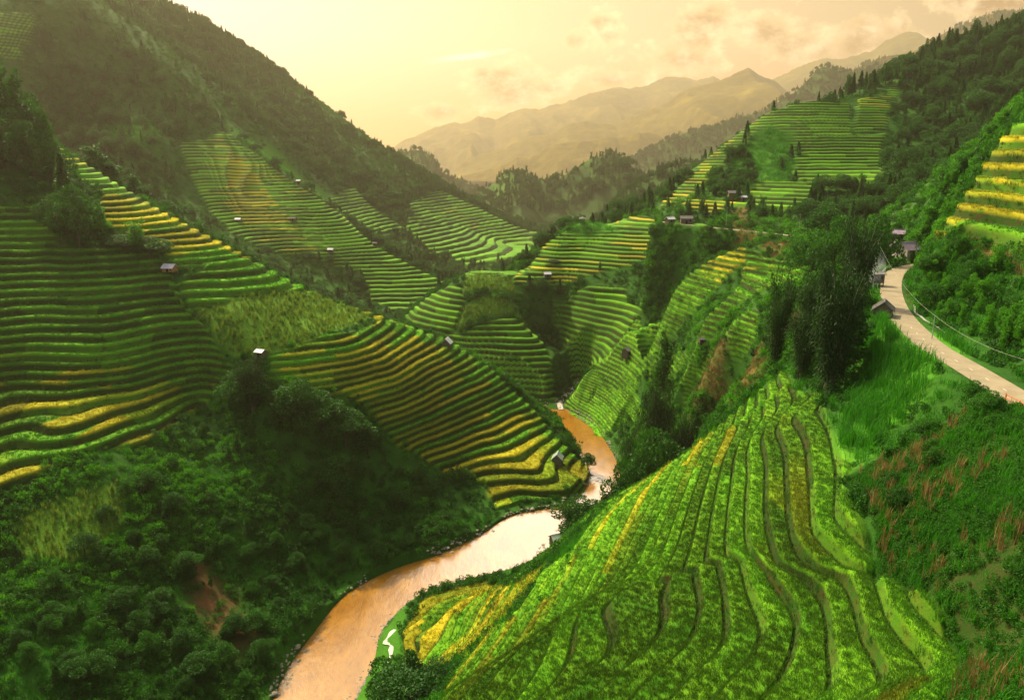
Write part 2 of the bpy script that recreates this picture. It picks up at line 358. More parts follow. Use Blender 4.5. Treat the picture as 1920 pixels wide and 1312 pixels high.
# ---------------------------------------------------------------- river, streams and roads as lines on the ground
RIV_L = [(470,1400),(505,1325),(540,1252),(585,1190),(650,1113),(740,1066),(820,1040),(900,1003),(960,966),(1050,948),(1085,925),(1103,890),(1085,850),(1050,803),(1005,762)]
RIV_R = [(600,1420),(660,1322),(700,1245),(712,1190),(745,1150),(800,1112),(870,1090),(960,1068),(1012,1042),(1052,1008),(1066,975),(1112,952),(1160,935),(1162,880),(1138,832),(1108,793),(1060,768)]
rl = [zplane(a, b, 0)[:2] for a, b in RIV_L]; rr = [zplane(a, b, 0)[:2] for a, b in RIV_R]
rl = rl+[(-4, 285), (-28, 290), (-60, 298), (-90, 304)]; rr = rr+[(8, 294), (-24, 301), (-58, 309), (-90, 316)]
RIVER = np.array(list(smooth(rl, 3))+list(smooth(rr, 3))[::-1])
STREAM = smooth([zplane(1052,768,0), ray(1050,745,270,330), ray(1056,722,270,330), ray(1068,700,270,330), ray(1086,684,280,330)], 4); 
for i in range(len(STREAM)): STREAM[i, 2] = 0.2+i*0.22
ROAD = smooth([(62,48,80.6), zplane(1985,800,80.4), zplane(1900,742,80.3), zplane(1813,689,80.2), zplane(1745,648,80), zplane(1702,608,79.8), zplane(1680,578,79.6), zplane(1671,550,79.5), zplane(1672,527,79.3), zplane(1683,508,79.2), zplane(1712,499,79),(94,156,79),(112,172,79),(128,200,79)], 6)
FROAD = smooth([zplane(1560,452,74), zplane(1500,444,74), zplane(1440,437,74), zplane(1390,432,74), zplane(1330,426,74.3), zplane(1240,416,75)], 5)
def ground(x, y, h=None):
    """surveyed ground with the river bed, the rapids and the two road benches cut in"""
    sh = np.shape(x); x = np.asarray(x, np.float32).ravel(); y = np.asarray(y, np.float32).ravel()
    h = rbf(x, y) if h is None else h.ravel().copy()
    h = np.maximum(h, 0.8)
    s = sd_poly(x, y, RIVER, 20)
    o = np.maximum(-s, 0)
    wob = 0.35*vnoise(x, y, 3.1, 5)
    h = np.where(s > -40, np.minimum(h, np.where(s > 0, -np.minimum(0.25+0.25*s, 1.6), 0.25+wob*0+o*1.25+0.05*o*o)), h)
    for pl, hw, bl, dep in ((STREAM, 1.6, 7, 0.3), (ROAD, 2.1, 4.0, 0.0), (FROAD, 2.0, 6, 0.0)):
        d, z = seg_dist(x, y, pl, hw+bl+2)
        t = np.clip((d-hw)/bl, 0, 1); t = t*t*(3-2*t)
        h = np.where(d < hw+bl, (z-dep)*(1-t)+h*t, h)
    return h.reshape(sh)
# ---------------------------------------------------------------- land cover outlines: (kind, step, ripeness, colour shift, near, far, outline)
COVER = [
 ('rice',1.45,.22,0,25,170,[(835,1345),(850,1275),(905,1205),(1000,1150),(1062,1100),(1090,1010),(1130,962),(1200,915),(1300,850),(1400,762),(1470,706),(1510,745),(1560,790),(1640,850),(1605,905),(1650,985),(1700,1065),(1760,1140),(1815,1240),(1850,1345)]),
 ('rice',1.2,.1,.5,60,170,[(838,1290),(870,1235),(960,1165),(1010,1105),(1035,1060),(1070,1040),(1130,964),(1088,1012),(1062,1098),(1000,1148),(900,1204)]),
 ('rice',.6,.47,0,100,165,[(766,1190),(795,1128),(900,1092),(1022,1058),(1008,1104),(950,1166),(870,1232),(815,1250),(768,1238)]),
 ('rice',2.0,.16,-.2,140,300,[(-60,376),(100,380),(104,470),(170,462),(295,468),(318,520),(345,575),(378,618),(436,690),(384,772),(240,838),(60,893),(-60,930)]),
 ('ripe',0,.56,0,140,300,[(-60,690),(200,690),(420,690),(384,772),(240,838),(60,893),(-60,930)]),
 ('rice',1.7,.25,.2,190,320,[(84,262),(200,333),(320,402),(425,455),(512,506),(640,562),(735,600),(832,636),(760,625),(690,598),(600,556),(545,540),(500,522),(325,500),(300,470),(255,440),(190,425),(186,365),(95,300)]),
 ('ripe',0,.75,0,190,320,[(188,365),(310,398),(470,470),(330,490),(190,425)]),
 ('ripe',0,.8,0,190,320,[(505,505),(700,582),(832,636),(760,628),(600,560),(510,525)]),
 ('rice',2.2,.08,.1,190,320,[(322,540),(500,508),(592,546),(480,568),(365,590)]),
 ('corn',0,0,0,190,320,[(362,590),(480,566),(592,544),(700,598),(600,640),(500,672),(442,662),(400,632)]),
 ('rice',1.7,.3,0,180,290,[(500,676),(560,655),(640,626),(735,604),(842,642),(930,702),(1000,768),(1050,826),(1098,880),(1104,905),(1062,926),(925,952),(905,905),(820,872),(745,832),(690,772),(600,732),(510,712)]),
 ('ripe',0,.6,0,180,290,[(500,690),(700,640),(842,650),(850,690),(700,765),(640,770),(560,720)]),
 ('ripe',0,.38,0,180,290,[(800,870),(880,800),(980,770),(1060,840),(1104,900),(1062,926),(925,952)]),
 ('rice',2.1,.3,0,380,620,[(332,264),(432,252),(500,305),(562,352),(640,405),(702,462),(790,508),(862,547),(800,570),(745,592),(700,560),(680,510),(620,490),(560,478),(480,462),(440,440),(400,400),(350,320)]),
 ('ripe',0,.6,0,380,620,[(420,280),(470,310),(600,470),(500,470),(420,380)]),
 ('grass',0,0,.1,380,700,[(205,228),(280,232),(285,280),(215,275)]),
 ('rice',2.2,0,-.2,400,700,[(-60,20),(60,25),(66,60),(40,110),(-60,105)]),
 ('grass',0,0,.2,560,900,[(430,235),(500,262),(520,280),(580,340),(640,380),(600,370),(540,330),(450,270)]),
 ('rice',2.6,0,-.1,560,900,[(560,345),(660,350),(700,390),(760,430),(700,440),(620,390)]),
 ('rice',2.8,.05,-.1,500,900,[(770,380),(830,360),(900,392),(1018,440),(985,490),(880,500),(800,470),(760,430)]),
 ('rice',1.6,.35,0,285,420,[(975,512),(1020,460),(1060,436),(1090,440),(1140,418),(1240,420),(1330,446),(1320,478),(1210,488),(1110,516),(1010,528),(960,530)]),
 ('rice',.8,.5,.2,320,420,[(872,516),(895,506),(960,506),(980,514),(940,522),(890,522)]),
 ('grass',0,0,.35,340,420,[(1040,440),(1060,424),(1090,413),(1125,420),(1150,436),(1100,444)]),
 ('rice',2.2,.05,0,290,380,[(762,592),(805,560),(865,530),(872,560),(846,618),(800,640),(776,612)]),
 ('corn',0,0,-.3,300,380,[(880,560),(958,560),(985,600),(1000,628),(850,622),(862,585)]),
 ('corn',0,0,-.15,320,380,[(875,524),(960,524),(972,550),(868,550)]),
 ('rice',2.2,.02,-.2,280,345,[(800,640),(870,622),(1000,630),(1036,690),(1042,738),(960,735),(880,702)]),
 ('rice',2.3,.02,-.25,280,345,[(1030,560),(1170,540),(1200,590),(1170,650),(1080,700),(1050,640)]),
 ('rice',1.6,.2,.1,205,300,[(1062,702),(1100,690),(1200,602),(1300,514),(1378,474),(1430,486),(1500,500),(1500,560),(1420,590),(1350,610),(1300,650),(1210,690),(1190,720),(1196,770),(1150,802),(1110,790),(1056,748)]),
 ('rice',1.0,.05,.35,225,300,[(1062,702),(1110,700),(1190,716),(1200,770),(1150,802),(1108,790),(1056,748)]),
 ('wild',0,0,0,200,280,[(1215,680),(1250,640),(1330,560),(1400,500),(1370,560),(1300,630),(1260,670)]),
 ('ripe',0,.75,0,205,300,[(1300,514),(1378,474),(1470,500),(1400,520),(1340,550)]),
 ('dry',0,0,0,205,280,[(1380,470),(1410,456),(1480,450),(1500,480),(1430,484)]),
 ('rice',1.3,.1,.25,170,240,[(1270,690),(1340,640),(1420,590),(1430,612),(1360,660),(1290,716)]),
 ('dry',0,0,0,110,220,[(1290,790),(1300,740),(1360,700),(1440,640),(1500,590),(1520,600),(1450,680),(1380,730),(1330,770)]),
 ('rice',1.6,.3,-.1,300,480,[(1290,330),(1360,268),(1430,214),(1500,192),(1590,196),(1600,262),(1560,290),(1480,285),(1420,240),(1370,290)]),
 ('rice',1.6,.4,0,330,480,[(1236,392),(1250,370),(1300,325),(1370,275),(1430,235),(1370,290),(1330,335),(1290,372)]),
 ('rice',1.6,.06,.2,320,460,[(1480,300),(1570,262),(1660,250),(1660,330),(1640,356),(1540,352),(1484,330)]),
 ('rice',1.6,.25,0,380,520,[(1606,190),(1680,155),(1682,200),(1660,245),(1600,250)]),
 ('grass',0,0,-.3,330,480,[(1372,290),(1440,240),(1478,260),(1480,300),(1476,340),(1420,360),(1380,340)]),
 ('rice',1.6,.15,-.1,280,420,[(1280,376),(1400,378),(1420,344),(1520,344),(1530,380),(1500,398),(1290,394)]),
 ('ripe',0,.8,0,280,420,[(1280,378),(1410,378),(1410,392),(1280,388)]),
 ('soil',0,0,0,280,400,[(1366,394),(1412,392),(1408,424),(1370,424)]),
 ('rice',2.3,.8,.3,100,160,[(1752,462),(1780,420),(1822,360),(1850,310),(1880,270),(1960,210),(1980,480),(1850,470)]),
 ('dry',0,0,.3,85,130,[(1815,462),(1920,478),(1960,530),(1900,535),(1840,500)]),
 ('grass',0,0,.35,50,110,[(1610,625),(1700,640),(1800,690),(1760,740),(1700,790),(1640,870),(1590,800),(1600,700)]),
 ('maize',0,0,0,22,75,[(1610,900),(1700,840),(1900,790),(2100,900),(2300,1345),(1870,1345),(1800,1200),(1700,1040)]),
 ('grass',0,0,-.25,130,160,[(0,0)]*3) ,
 ('soil',0,0,-1.0,120,165,[(345,1040),(400,1050),(440,1100),(480,1190),(430,1240),(370,1150)]),
 ('corn',0,0,-.2,130,185,[(40,960),(250,900),(230,1000),(120,1060),(30,1040)]),
 ('soil',0,0,0,90,140,[(0,0)]*3),
 ('turf',0,0,0,100,150,[(650,1330),(700,1245),(716,1192),(760,1140),(775,1132),(760,1190),(765,1240),(740,1290),(700,1340)]),
 ('soil',0,0,-.1,100,140,[(1716,555),(1740,560),(1752,590),(1728,588)]),
]
COVER = [c for c in COVER if c[6][0] != c[6][1]]
CPOLY = [poly(c[6], c[4], c[5]) for c in COVER]
def disc(px, py, Y, rx, ry):
    c = at(px, py, Y); a = np.linspace(0, 6.28, 13)[:-1]; return np.array([(c[0]+rx*math.cos(k), c[1]+ry*math.sin(k)) for k in a])
COVER.append(('rice', 1.2, .12, .45, 0, 0, [])); CPOLY.append(np.array([(0., 140), (5, 154), (9, 158), (17, 154), (25, 145), (33, 134), (42, 120), (48, 108), (38, 106), (26, 120), (14, 131)]))
COVER.append(('rice', .9, .45, .3, 0, 0, [])); CPOLY.append(disc(925, 513, 353, 17, 7))
KINDS = ('wild', 'rice', 'ripe', 'corn', 'grass', 'dry', 'soil', 'maize', 'turf')
def cover(x, y):
    """masks per kind, terrace step, ripeness, colour shift"""
    n = len(x); M = {k: np.zeros(n, np.float32) for k in KINDS}
    step = np.full(n, 2.0, np.float32); ripe = np.zeros(n, np.float32); shift = np.zeros(n, np.float32)
    wx = x+fbm(x, y, 14, 3, 11)*2.6; wy = y+fbm(x, y, 14, 3, 12)*2.6
    rr_ = np.hypot(x, y)
    for c, p in zip(COVER, CPOLY):
        f = max(.6, np.median(np.hypot(p[:, 0], p[:, 1]))*.006)*(3.5 if c[0] in ('soil', 'dry', 'grass') else 1)
        s = sd_poly(wx, wy, p, f+3)
        m = np.clip(s/f+.5, 0, 1)
        if c[0] == 'ripe':
            ripe = np.maximum(ripe, m*c[2]); continue
        ins = s > -f
        M[c[0]] = np.maximum(M[c[0]], m)
        for k in KINDS:
            if k != c[0] and k != 'ripe': M[k] = M[k]*(1-m)
        if c[1]: step = np.where(ins, c[1], step)
        ripe = np.where(ins, c[2], ripe); shift = np.where(ins, c[3], shift)
    return M, step, ripe, shift
PROF_T = np.array([0, .30, .38, .46, .84, .93, 1.0])
PROF_U = np.array([0, .17, .20, .28, .90, .94, 1.0])
PROF_Z = np.array([0, .76, .97, 1.08, 1.10, .80, 1.0])
def level(x, y, h, step):
    return h/step+.22*fbm(x, y, 34, 2, 21)+.10*vnoise(x, y, 7, 22)+.5*np.clip(fbm(x, y, 34, 2, 23)*40, 0, 1)*np.clip((150-np.hypot(x, y))/20, 0, 1)
def rough(x, y, h, M):
    """uneven ground between the fields"""
    wild = 1-np.clip(sum(M[k] for k in ('rice', 'corn', 'turf', 'maize')), 0, 1)
    r = np.hypot(x, y); d1, _ = seg_dist(x, y, ROAD, 14); d2, _ = seg_dist(x, y, FROAD, 12)
    a = np.clip((np.minimum(d1, d2)-2.2)/6, 0, 1)*wild*np.clip((h-.3)/5, 0, 1)
    return h+a*(fbm(x, y, 16, 4, 31)*1.5+np.clip(r/450-.85, 0, 2.5)*fbm(x, y, 90, 4, 32)*6)
def surface(x, y):
    """ground height incl. terraces, for standing things on it"""
    sh = np.shape(x); x = np.atleast_1d(np.asarray(x, np.float32)).ravel(); y = np.atleast_1d(np.asarray(y, np.float32)).ravel()
    h = ground(x, y); M, st, rp, sf = cover(x, y); h = rough(x, y, h, M)
    t = np.mod(level(x, y, h, st), 1)
    z = h+M['rice']*(np.interp(t, PROF_U, PROF_Z)-t)*st
    return z, M
# ---------------------------------------------------------------- ground mesh
def up(a, n, axis):
    """cubic resampling of a coarse grid"""
    m = a.shape[axis]; t = np.linspace(0, m-1, n); i = np.clip(t.astype(int), 0, m-2); f = (t-i)
    i0 = np.clip(i-1, 0, m-1); i2 = i+1; i3 = np.clip(i+2, 0, m-1)
    f = f[:, None] if axis == 0 else f[None, :]
    g = lambda k: np.take(a, k, axis)
    p, q, r_, s_ = g(i0), g(i), g(i2), g(i3)
    return .5*(2*q+(r_-p)*f+(2*p-5*q+4*r_-s_)*f*f+(3*q-p-3*r_+s_)*f**3)
LOD = 1.0
NA = int(1800*LOD)
_r = np.geomspace(9, 1500, 4000); _d = np.interp(_r, [9, 110, 135, 420, 620, 720, 1500], [.0036, .0034, .0018, .0017, .0020, .0034, .0040])
_c = np.r_[0, np.cumsum(np.diff(np.log(_r))/((_d[1:]+_d[:-1])/2))]
RR = np.interp(np.arange(int(_c[-1])), _c, _r); NR = len(RR)
uu = np.linspace(-1, 1, NA); AZ = R(41)*uu+R(20)*np.sign(uu)*np.clip((np.abs(uu)-.93)/.07, 0, 1)**1.5
ca = np.linspace(-1, 1, NA//3); caz = np.interp(ca, uu, AZ)
TA, TR = np.meshgrid(caz, np.interp(np.linspace(0, NR-1, NR//3), np.arange(NR), RR))
hc = rbf((TR*np.sin(TA)).ravel(), (TR*np.cos(TA)).ravel()).reshape(TR.shape)
h0 = up(up(hc, NR, 0), NA, 1).astype(np.float32)
TA, TR = np.meshgrid(AZ.astype(np.float32), RR.astype(np.float32))
GX = TR*np.sin(TA); GY = TR*np.cos(TA)
x = GX.ravel(); y = GY.ravel()
h = ground(x, y, h0)
M, st, ripe, shift = cover(x, y)
h = rough(x, y, h, M)
lev = level(x, y, h, st)
# plots: which field along a terrace, how ripe, how bright
cellx = np.floor((x+fbm(x, y, 30, 2, 71)*9)/31+.37*np.floor(lev)); celly = np.floor((y+fbm(x, y, 30, 2, 72)*9)/31+.61*np.floor(lev))
def hsh(a, b_, c_): 
    v = np.sin(a*127.1+b_*311.7+c_*74.7)*43758.5453; return (v-np.floor(v)).astype(np.float32)
hp = hsh(np.floor(lev), cellx, celly); hv = hsh(celly, np.floor(lev), cellx+7)
plotripe = np.clip((ripe+(hp-.5)*.55+.45*fbm(x, y, 60, 3, 73)-.42)/.22, 0, 1).astype(np.float32)
H2 = h.reshape(NR, NA)
dr = np.gradient(H2, axis=0)/np.gradient(TR, axis=0); da = np.gradient(H2, axis=1)/(np.gradient(TA, axis=1)*TR)
gx = (dr*np.sin(TA)+da*np.cos(TA)).ravel(); gy = (dr*np.cos(TA)-da*np.sin(TA)).ravel()
gl = np.hypot(gx, gy)+1e-4
t = lev-np.floor(lev); rm = M['rice']
pu = np.interp(t, PROF_T, PROF_U); pz = np.interp(t, PROF_T, PROF_Z)
run = np.clip(st/np.maximum(gl, .12), 0, 9)
kx = rm*(pu-t)*run
steep = np.clip(gl/.25, 0, 1)
z = h+rm*(pz-t)*st*np.where(gl > .02, 1, .5)
x2 = x+gx/gl*kx*steep; y2 = y+gy/gl*kx*steep
plotval = np.clip(shift*.4+.5+(hv-.5)*.75*rm+.2*fbm(x, y, 40, 2, 74), 0, 1).astype(np.float32)
# region of every vertex (which hill it belongs to)
def side(px0, y0, px1, y1): return None
reg = np.zeros(len(x), np.int8)
reg[(y < 350) & (x < np.interp(y, [0,84,118,155,183,199,217,250,285,310], [-60,-56,-44,-33,-12,6,24,30,12,-10]))] = 1
bl = np.interp(x, [-400,-240,-180,-120,-60,-20,10,24], [420,380,345,310,300,300,300,330])
reg[(x < 24) & (y > bl)] = 2
reg[(x >= -400) & (y > 305) & (x > -75) & (y < 430) & (x > np.interp(y, [300,352,430], [-30,-66,-20])) & (x < 200)] = 3
reg[(x > np.interp(y, [300,330,430,700,1500], [60,72,90,160,60])) & (y > 268+0*x) & ((y > 430) | (x > 120))] = 4
reg[(y > 430) & (reg != 4)] = 2
NAMES = ['near_hillside', 'left_hillside', 'left_mountain', 'central_hill', 'right_mountain']
def mesh_from(name, co, quads, mat, attrs):
    me = bpy.data.meshes.new(name)
    me.vertices.add(len(co)); me.vertices.foreach_set('co', co.astype(np.float32).ravel())
    n = len(quads); me.loops.add(n*4); me.loops.foreach_set('vertex_index', quads.astype(np.int32).ravel())
    me.polygons.add(n); me.polygons.foreach_set('loop_start', np.arange(0, n*4, 4, dtype=np.int32))
    me.polygons.foreach_set('use_smooth', np.ones(n, bool))
    for k, (typ, v) in attrs.items():
        a = me.attributes.new(k, typ, 'POINT')
        a.data.foreach_set('color' if typ == 'FLOAT_COLOR' else ('vector' if typ == 'FLOAT_VECTOR' else 'value'), v.astype(np.float32).ravel())
    me.update(calc_edges=True); me.materials.append(mat)
    o = bpy.data.objects.new(name, me); COL.objects.link(o)
    return o
ii = np.arange((NR-1)*NA).reshape(NR-1, NA)[:, :-1].ravel()
quads = np.stack([ii, ii+1, ii+1+NA, ii+NA], 1)
qr = reg[ii]
ca_ = np.stack([rm, plotripe, plotval, M['grass']+M['turf']*.6], 1)
cb_ = np.stack([M['corn'], M['dry'], M['soil'], M['maize']], 1)
base = np.stack([gx, gy, gl], 1)
for k, nm in enumerate(NAMES):
    q = quads[qr == k]
    if not len(q): continue
    used = np.unique(q); inv = np.zeros(len(x), np.int32); inv[used] = np.arange(len(used))
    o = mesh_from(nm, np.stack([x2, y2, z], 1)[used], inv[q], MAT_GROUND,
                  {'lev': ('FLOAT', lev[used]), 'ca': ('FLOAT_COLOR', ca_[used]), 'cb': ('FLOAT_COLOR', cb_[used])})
    o['kind'] = 'structure'
del TA, TR, GX, GY, H2, dr, da, ca_, cb_, quads, ii
# ---------------------------------------------------------------- far ranges
def far_material(name='far_forest', k=(1, 1, 1)):
    m, nt = new_mat(name); b = NB(nt)
    pos = b.n('ShaderNodeNewGeometry').outputs['Position']
    c = b.mix(b.rng(b.noise(pos, .02, 5, .6), .35, .65), (.022, .05, .012), (.045, .095, .018))
    c = b.mix(b.rng(b.noise(pos, .004, 4, .6), .55, .7), c, (.07, .15, .025))
    b.out(b.bsdf(b.mix(1.0, c, k, 'MULTIPLY'), .95, None, .05)); return m
MAT_FAR = far_material(); MAT_FARB = far_material('haze_tinted_range', (2.9, 1.0, .4))  # orange glow of the far haze is put into the second colour
def ridge(name, Y, pts, slope, rug, seed, depth, base=0.0, nx=420, ny=150, spur=.5):
    """a range of hills whose crest runs across the valley"""
    w = np.array([at(a, b_, Y) for a, b_ in pts])
    x0, x1 = w[0, 0], w[-1, 0]
    xs = np.linspace(x0, x1, nx); ys = np.linspace(Y-depth, Y+depth*.5, ny)
    X, Yg = np.meshgrid(xs, ys); xf = X.ravel(); yf = Yg.ravel()
    wob = fbm(xf, yf*0+seed*50, depth*.8, 3, seed+2)*depth*.22
    zc = np.interp(xf, w[:, 0], w[:, 2])
    zc = zc+rug*.9*(1-np.abs(fbm(xf, yf*0+7+seed, depth*.22, 4, seed+9))*3)*.5
    d = np.abs(yf-Y-wob)
    rn = 1-np.abs(fbm(xf+yf*.25, yf*.35, depth*.42, 5, seed))*2.2
    zz = zc-slope*d*(1.0-spur*(rn-.5)*np.clip(d/(depth*.25), 0, 1)) + rug*fbm(xf, yf, depth*.16, 5, seed+5)
    zz = np.maximum(zz, base-6)
    i = np.arange((ny-1)*nx).reshape(ny-1, nx)[:, :-1].ravel()
    o = mesh_from(name, np.stack([xf, yf, zz], 1), np.stack([i, i+1, i+1+nx, i+nx], 1), MAT_FARB if Y > 2900 else MAT_FAR, {})
    o['kind'] = 'structure'; return (name, Y, w, xf, yf, zz)
FAR = []
FAR.append(ridge('hill', 1850, [(560,330),(660,300),(715,289),(745,287),(790,282),(815,296),(830,325),(870,342),(920,368),(960,395),(1000,430),(1060,470)], .42, 7, 1, 420))
FAR.append(ridge('hill', 1250, [(820,440),(880,380),(905,362),(925,352),(945,330),(975,319),(1000,330),(1020,337),(1050,333),(1078,322),(1105,300),(1130,294),(1165,298),(1185,318),(1200,335),(1240,350),(1300,400)], .42, 5, 2, 330))
FAR.append(ridge('hill', 950, [(1080,440),(1120,400),(1150,372),(1185,350),(1215,335),(1250,318),(1290,308),(1330,312),(1380,300),(1450,280),(1600,250)], .5, 5, 3, 260))
FAR.append(ridge('hill', 2300, [(1120,330),(1165,312),(1200,290),(1245,262),(1290,246),(1330,236),(1380,222),(1430,212),(1475,186),(1500,170),(1545,126),(1575,126),(1600,132),(1635,130),(1690,118),(1760,110),(1900,90)], .5, 8, 4, 520))
FAR.append(ridge('mountain', 3200, [(1500,200),(1560,170),(1620,120),(1660,106),(1700,96),(1740,88),(1800,50),(1860,28),(1920,18),(2050,-10)], .5, 10, 5, 700))
FAR.append(ridge('mountain', 5000, [(780,380),(840,330),(870,300),(900,288),(945,280),(985,262),(1030,252),(1060,236),(1100,231),(1150,232),(1180,218),(1230,200),(1280,172),(1320,160),(1350,150),(1380,140),(1405,130),(1430,142),(1450,150),(1480,165),(1520,185),(1560,210),(1640,260)], .42, 42, 6, 2200, spur=.8))
FAR.append(ridge('mountain', 3900, [(780,400),(850,335),(900,318),(940,300),(990,292),(1040,270),(1070,272),(1110,262),(1160,266),(1200,250),(1250,258),(1300,270),(1380,285),(1480,330)], .42, 26, 8, 1100, spur=.8))
FAR.append(ridge('mountain', 6800, [(700,310),(745,282),(765,262),(800,248),(830,240),(860,228),(905,220),(930,224),(965,212),(1010,200),(1060,192),(1120,178),(1180,166),(1240,150),(1300,140),(1360,146),(1440,150),(1500,128),(1560,122),(1620,100),(1680,68),(1700,66),(1720,80),(1760,110),(1850,120)], .4, 60, 7, 1900, spur=.8))

vf = mesh_from('valley_floor', np.array([(-8900, -290, -9), (8900, -290, -9), (8900, 7890, -9), (-8900, 7890, -9)], float), np.array([[0, 1, 2, 3]]), MAT_FAR, {}); vf['kind'] = 'structure'
# ---------------------------------------------------------------- water, roads
def strip(name, pl, hw, mat, dz=0.0, kind='structure', n=1, uvs=True):
    pl = np.asarray(pl); d = np.gradient(pl[:, :2], axis=0); d /= np.linalg.norm(d, axis=1)[:, None]+1e-9
    nrm = np.stack([-d[:, 1], d[:, 0]], 1); w = np.broadcast_to(hw, (len(pl),))[:, None]
    cols = [np.c_[pl[:, :2]+nrm*w*(2*k/n-1), pl[:, 2]+dz] for k in range(n+1)]
    co = np.stack(cols, 1).reshape(-1, 3); m = n+1
    i = (np.arange(len(pl)-1)[:, None]*m+np.arange(n)[None]).ravel()
    o = mesh_from(name, co, np.stack([i, i+1, i+1+m, i+m], 1)[:, ::-1], mat, {})
    if kind: o['kind'] = kind
    return o
def water_material(white=0.0, name='river_water'):
    m, nt = new_mat(name); b = NB(nt)
    pos = b.n('ShaderNodeNewGeometry').outputs['Position']
    wv = b.n('ShaderNodeVectorMath', operation='MULTIPLY', ins={0: pos, 1: (1.2, .5, 1)}).outputs[0]
    n1 = b.noise(wv, .22, 6, .68); n2 = b.noise(wv, 1.0, 5, .72); n3 = b.noise(pos, .035, 3, .5)
    c = b.mix(b.rng(n1, .3, .7), (.19, .078, .005), (.33, .155, .016))
    c = b.mix(b.math('MULTIPLY', b.rng(n2, .62, .8), b.rng(n3, .5, .65)), c, (.42, .25, .09))
    c = b.mix(b.math('MULTIPLY', b.rng(n2, .48, .30), .55), c, (.11, .045, .010))
    if white: c = b.mix(b.rng(n2, .40, .52), c, (.55, .52, .45))
    h = b.math('ADD', b.math('MULTIPLY', n1, .6), b.math('MULTIPLY', n2, .4))
    b.out(b.bsdf(c, b.math('ADD', .07, b.math('MULTIPLY', n3, .16)), b.bump(h, .55 if not white else .9, .25), .9)); return m
def road_material():
    m, nt = new_mat('asphalt'); b = NB(nt)
    pos = b.n('ShaderNodeNewGeometry').outputs['Position']
    c = b.mix(b.rng(b.noise(pos, .6, 4, .6), .3, .7), (.22, .18, .11), (.32, .26, .165))
    c = b.mix(b.math('MULTIPLY', b.rng(b.noise(pos, 12, 3, .7), .45, .7), .4), c, (.14, .12, .09))
    b.out(b.bsdf(c, .85, b.bump(b.noise(pos, 20, 2), .3, .02), .2)); return m
def plain(name, col, rough=.8, var=.25, scale=2.0, spec=.2, bump=0, **kw):
    m, nt = new_mat(name); b = NB(nt); pos = b.n('ShaderNodeTexCoord').outputs['Object']
    n = b.noise(pos, scale, 4, .65)
    c = b.mix(b.rng(n, .3, .7), tuple(v*(1-var) for v in col), tuple(min(1, v*(1+var)) for v in col))
    b.out(b.bsdf(c, rough, b.bump(n, .5, bump) if bump else None, spec, **kw)); return m
MAT_WATER = water_material(); MAT_RAPID = water_material(1.0, 'rapid_water'); MAT_ROAD = road_material()
def river():
    lo = RIVER.min(0)-3; hi = RIVER.max(0)+3; hi[1] = min(hi[1], 340)
    nx = int((hi[0]-lo[0])/.9); ny = int((hi[1]-lo[1])/.9)
    X, Y = np.meshgrid(np.linspace(lo[0], hi[0], nx), np.linspace(lo[1], hi[1], ny)); X = X.ravel(); Y = Y.ravel()
    s = sd_poly(X.astype(np.float32), Y.astype(np.float32), RIVER, 4)
    i = np.arange((ny-1)*nx).reshape(ny-1, nx)[:, :-1].ravel(); q = np.stack([i, i+1, i+1+nx, i+nx], 1)
    q = q[(s[q] > -1.4).any(1)]; used = np.unique(q); inv = np.zeros(len(X), int); inv[used] = np.arange(len(used))
    z = .02*fbm(X, Y*.5, 2.5, 3, 40)
    o = mesh_from('river', np.stack([X, Y, z], 1)[used], inv[q], MAT_WATER, {}); o['kind'] = 'structure'
river()
strip('stream', STREAM, 1.1, MAT_RAPID, .02)
strip('road', ROAD, 1.6, MAT_ROAD, .06, n=4)
strip('road', FROAD, 1.3, MAT_ROAD, .06, n=4)
# ---------------------------------------------------------------- leaves
def leaf_material(name, c1, c2, trans=.35, nscale=.12, rough=.65, tinted=False):
    m, nt = new_mat(name); b = NB(nt)
    g = b.n('ShaderNodeNewGeometry'); pos = g.outputs['Position']
    rnd = g.outputs['Random Per Island']
    f = b.math('ADD', b.math('MULTIPLY', b.rng(b.noise(pos, nscale, 3), .3, .7), .6), b.math('MULTIPLY', rnd, .4))
    c = b.mix(f, c1, c2)
    if tinted:
        t = b.n('ShaderNodeAttribute', attribute_type='INSTANCER', attribute_name='tint')
        c = b.mix(t.outputs['Fac'], c, b.mix(rnd, (.22, .22, .010), (.38, .29, .015)))
        vv = b.n('ShaderNodeAttribute', attribute_type='INSTANCER', attribute_name='val').outputs['Fac']
        c = b.n('ShaderNodeHueSaturation', ins={'Hue': b.math('ADD', .48, b.math('MULTIPLY', vv, .03)), 'Color': c, 'Value': b.math('ADD', .45, b.math('MULTIPLY', vv, .95))}).outputs[0]
    d = b.n('ShaderNodeBsdfPrincipled', ins={'Base Color': c, 'Roughness': rough, 'Specular IOR Level': .25}).outputs[0]
    tr = b.n('ShaderNodeBsdfTranslucent', ins={0: b.mix(.5, c, b.mix(1.0, c, (1.5, 1.6, .5), 'MULTIPLY'))}).outputs[0]
    mx = b.n('ShaderNodeMixShader', ins={0: trans, 1: d, 2: tr}).outputs[0]
    b.out(mx); return m
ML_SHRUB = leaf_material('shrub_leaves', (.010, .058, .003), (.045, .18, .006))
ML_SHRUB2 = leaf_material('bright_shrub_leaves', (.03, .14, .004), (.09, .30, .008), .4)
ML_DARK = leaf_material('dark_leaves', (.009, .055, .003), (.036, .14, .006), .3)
ML_BAMBOO = leaf_material('bamboo_leaves', (.006, .026, .003), (.026, .08, .008), .3)
ML_GRASS = leaf_material('grass_blades', (.015, .10, .003), (.05, .25, .006), .4)
ML_RICE = leaf_material('rice_blades', (.046, .135, .003), (.066, .17, .006), .25, .12, tinted=True)
ML_WEED = leaf_material('weeds', (.02, .075, .004), (.06, .11, .010), .25, .3)
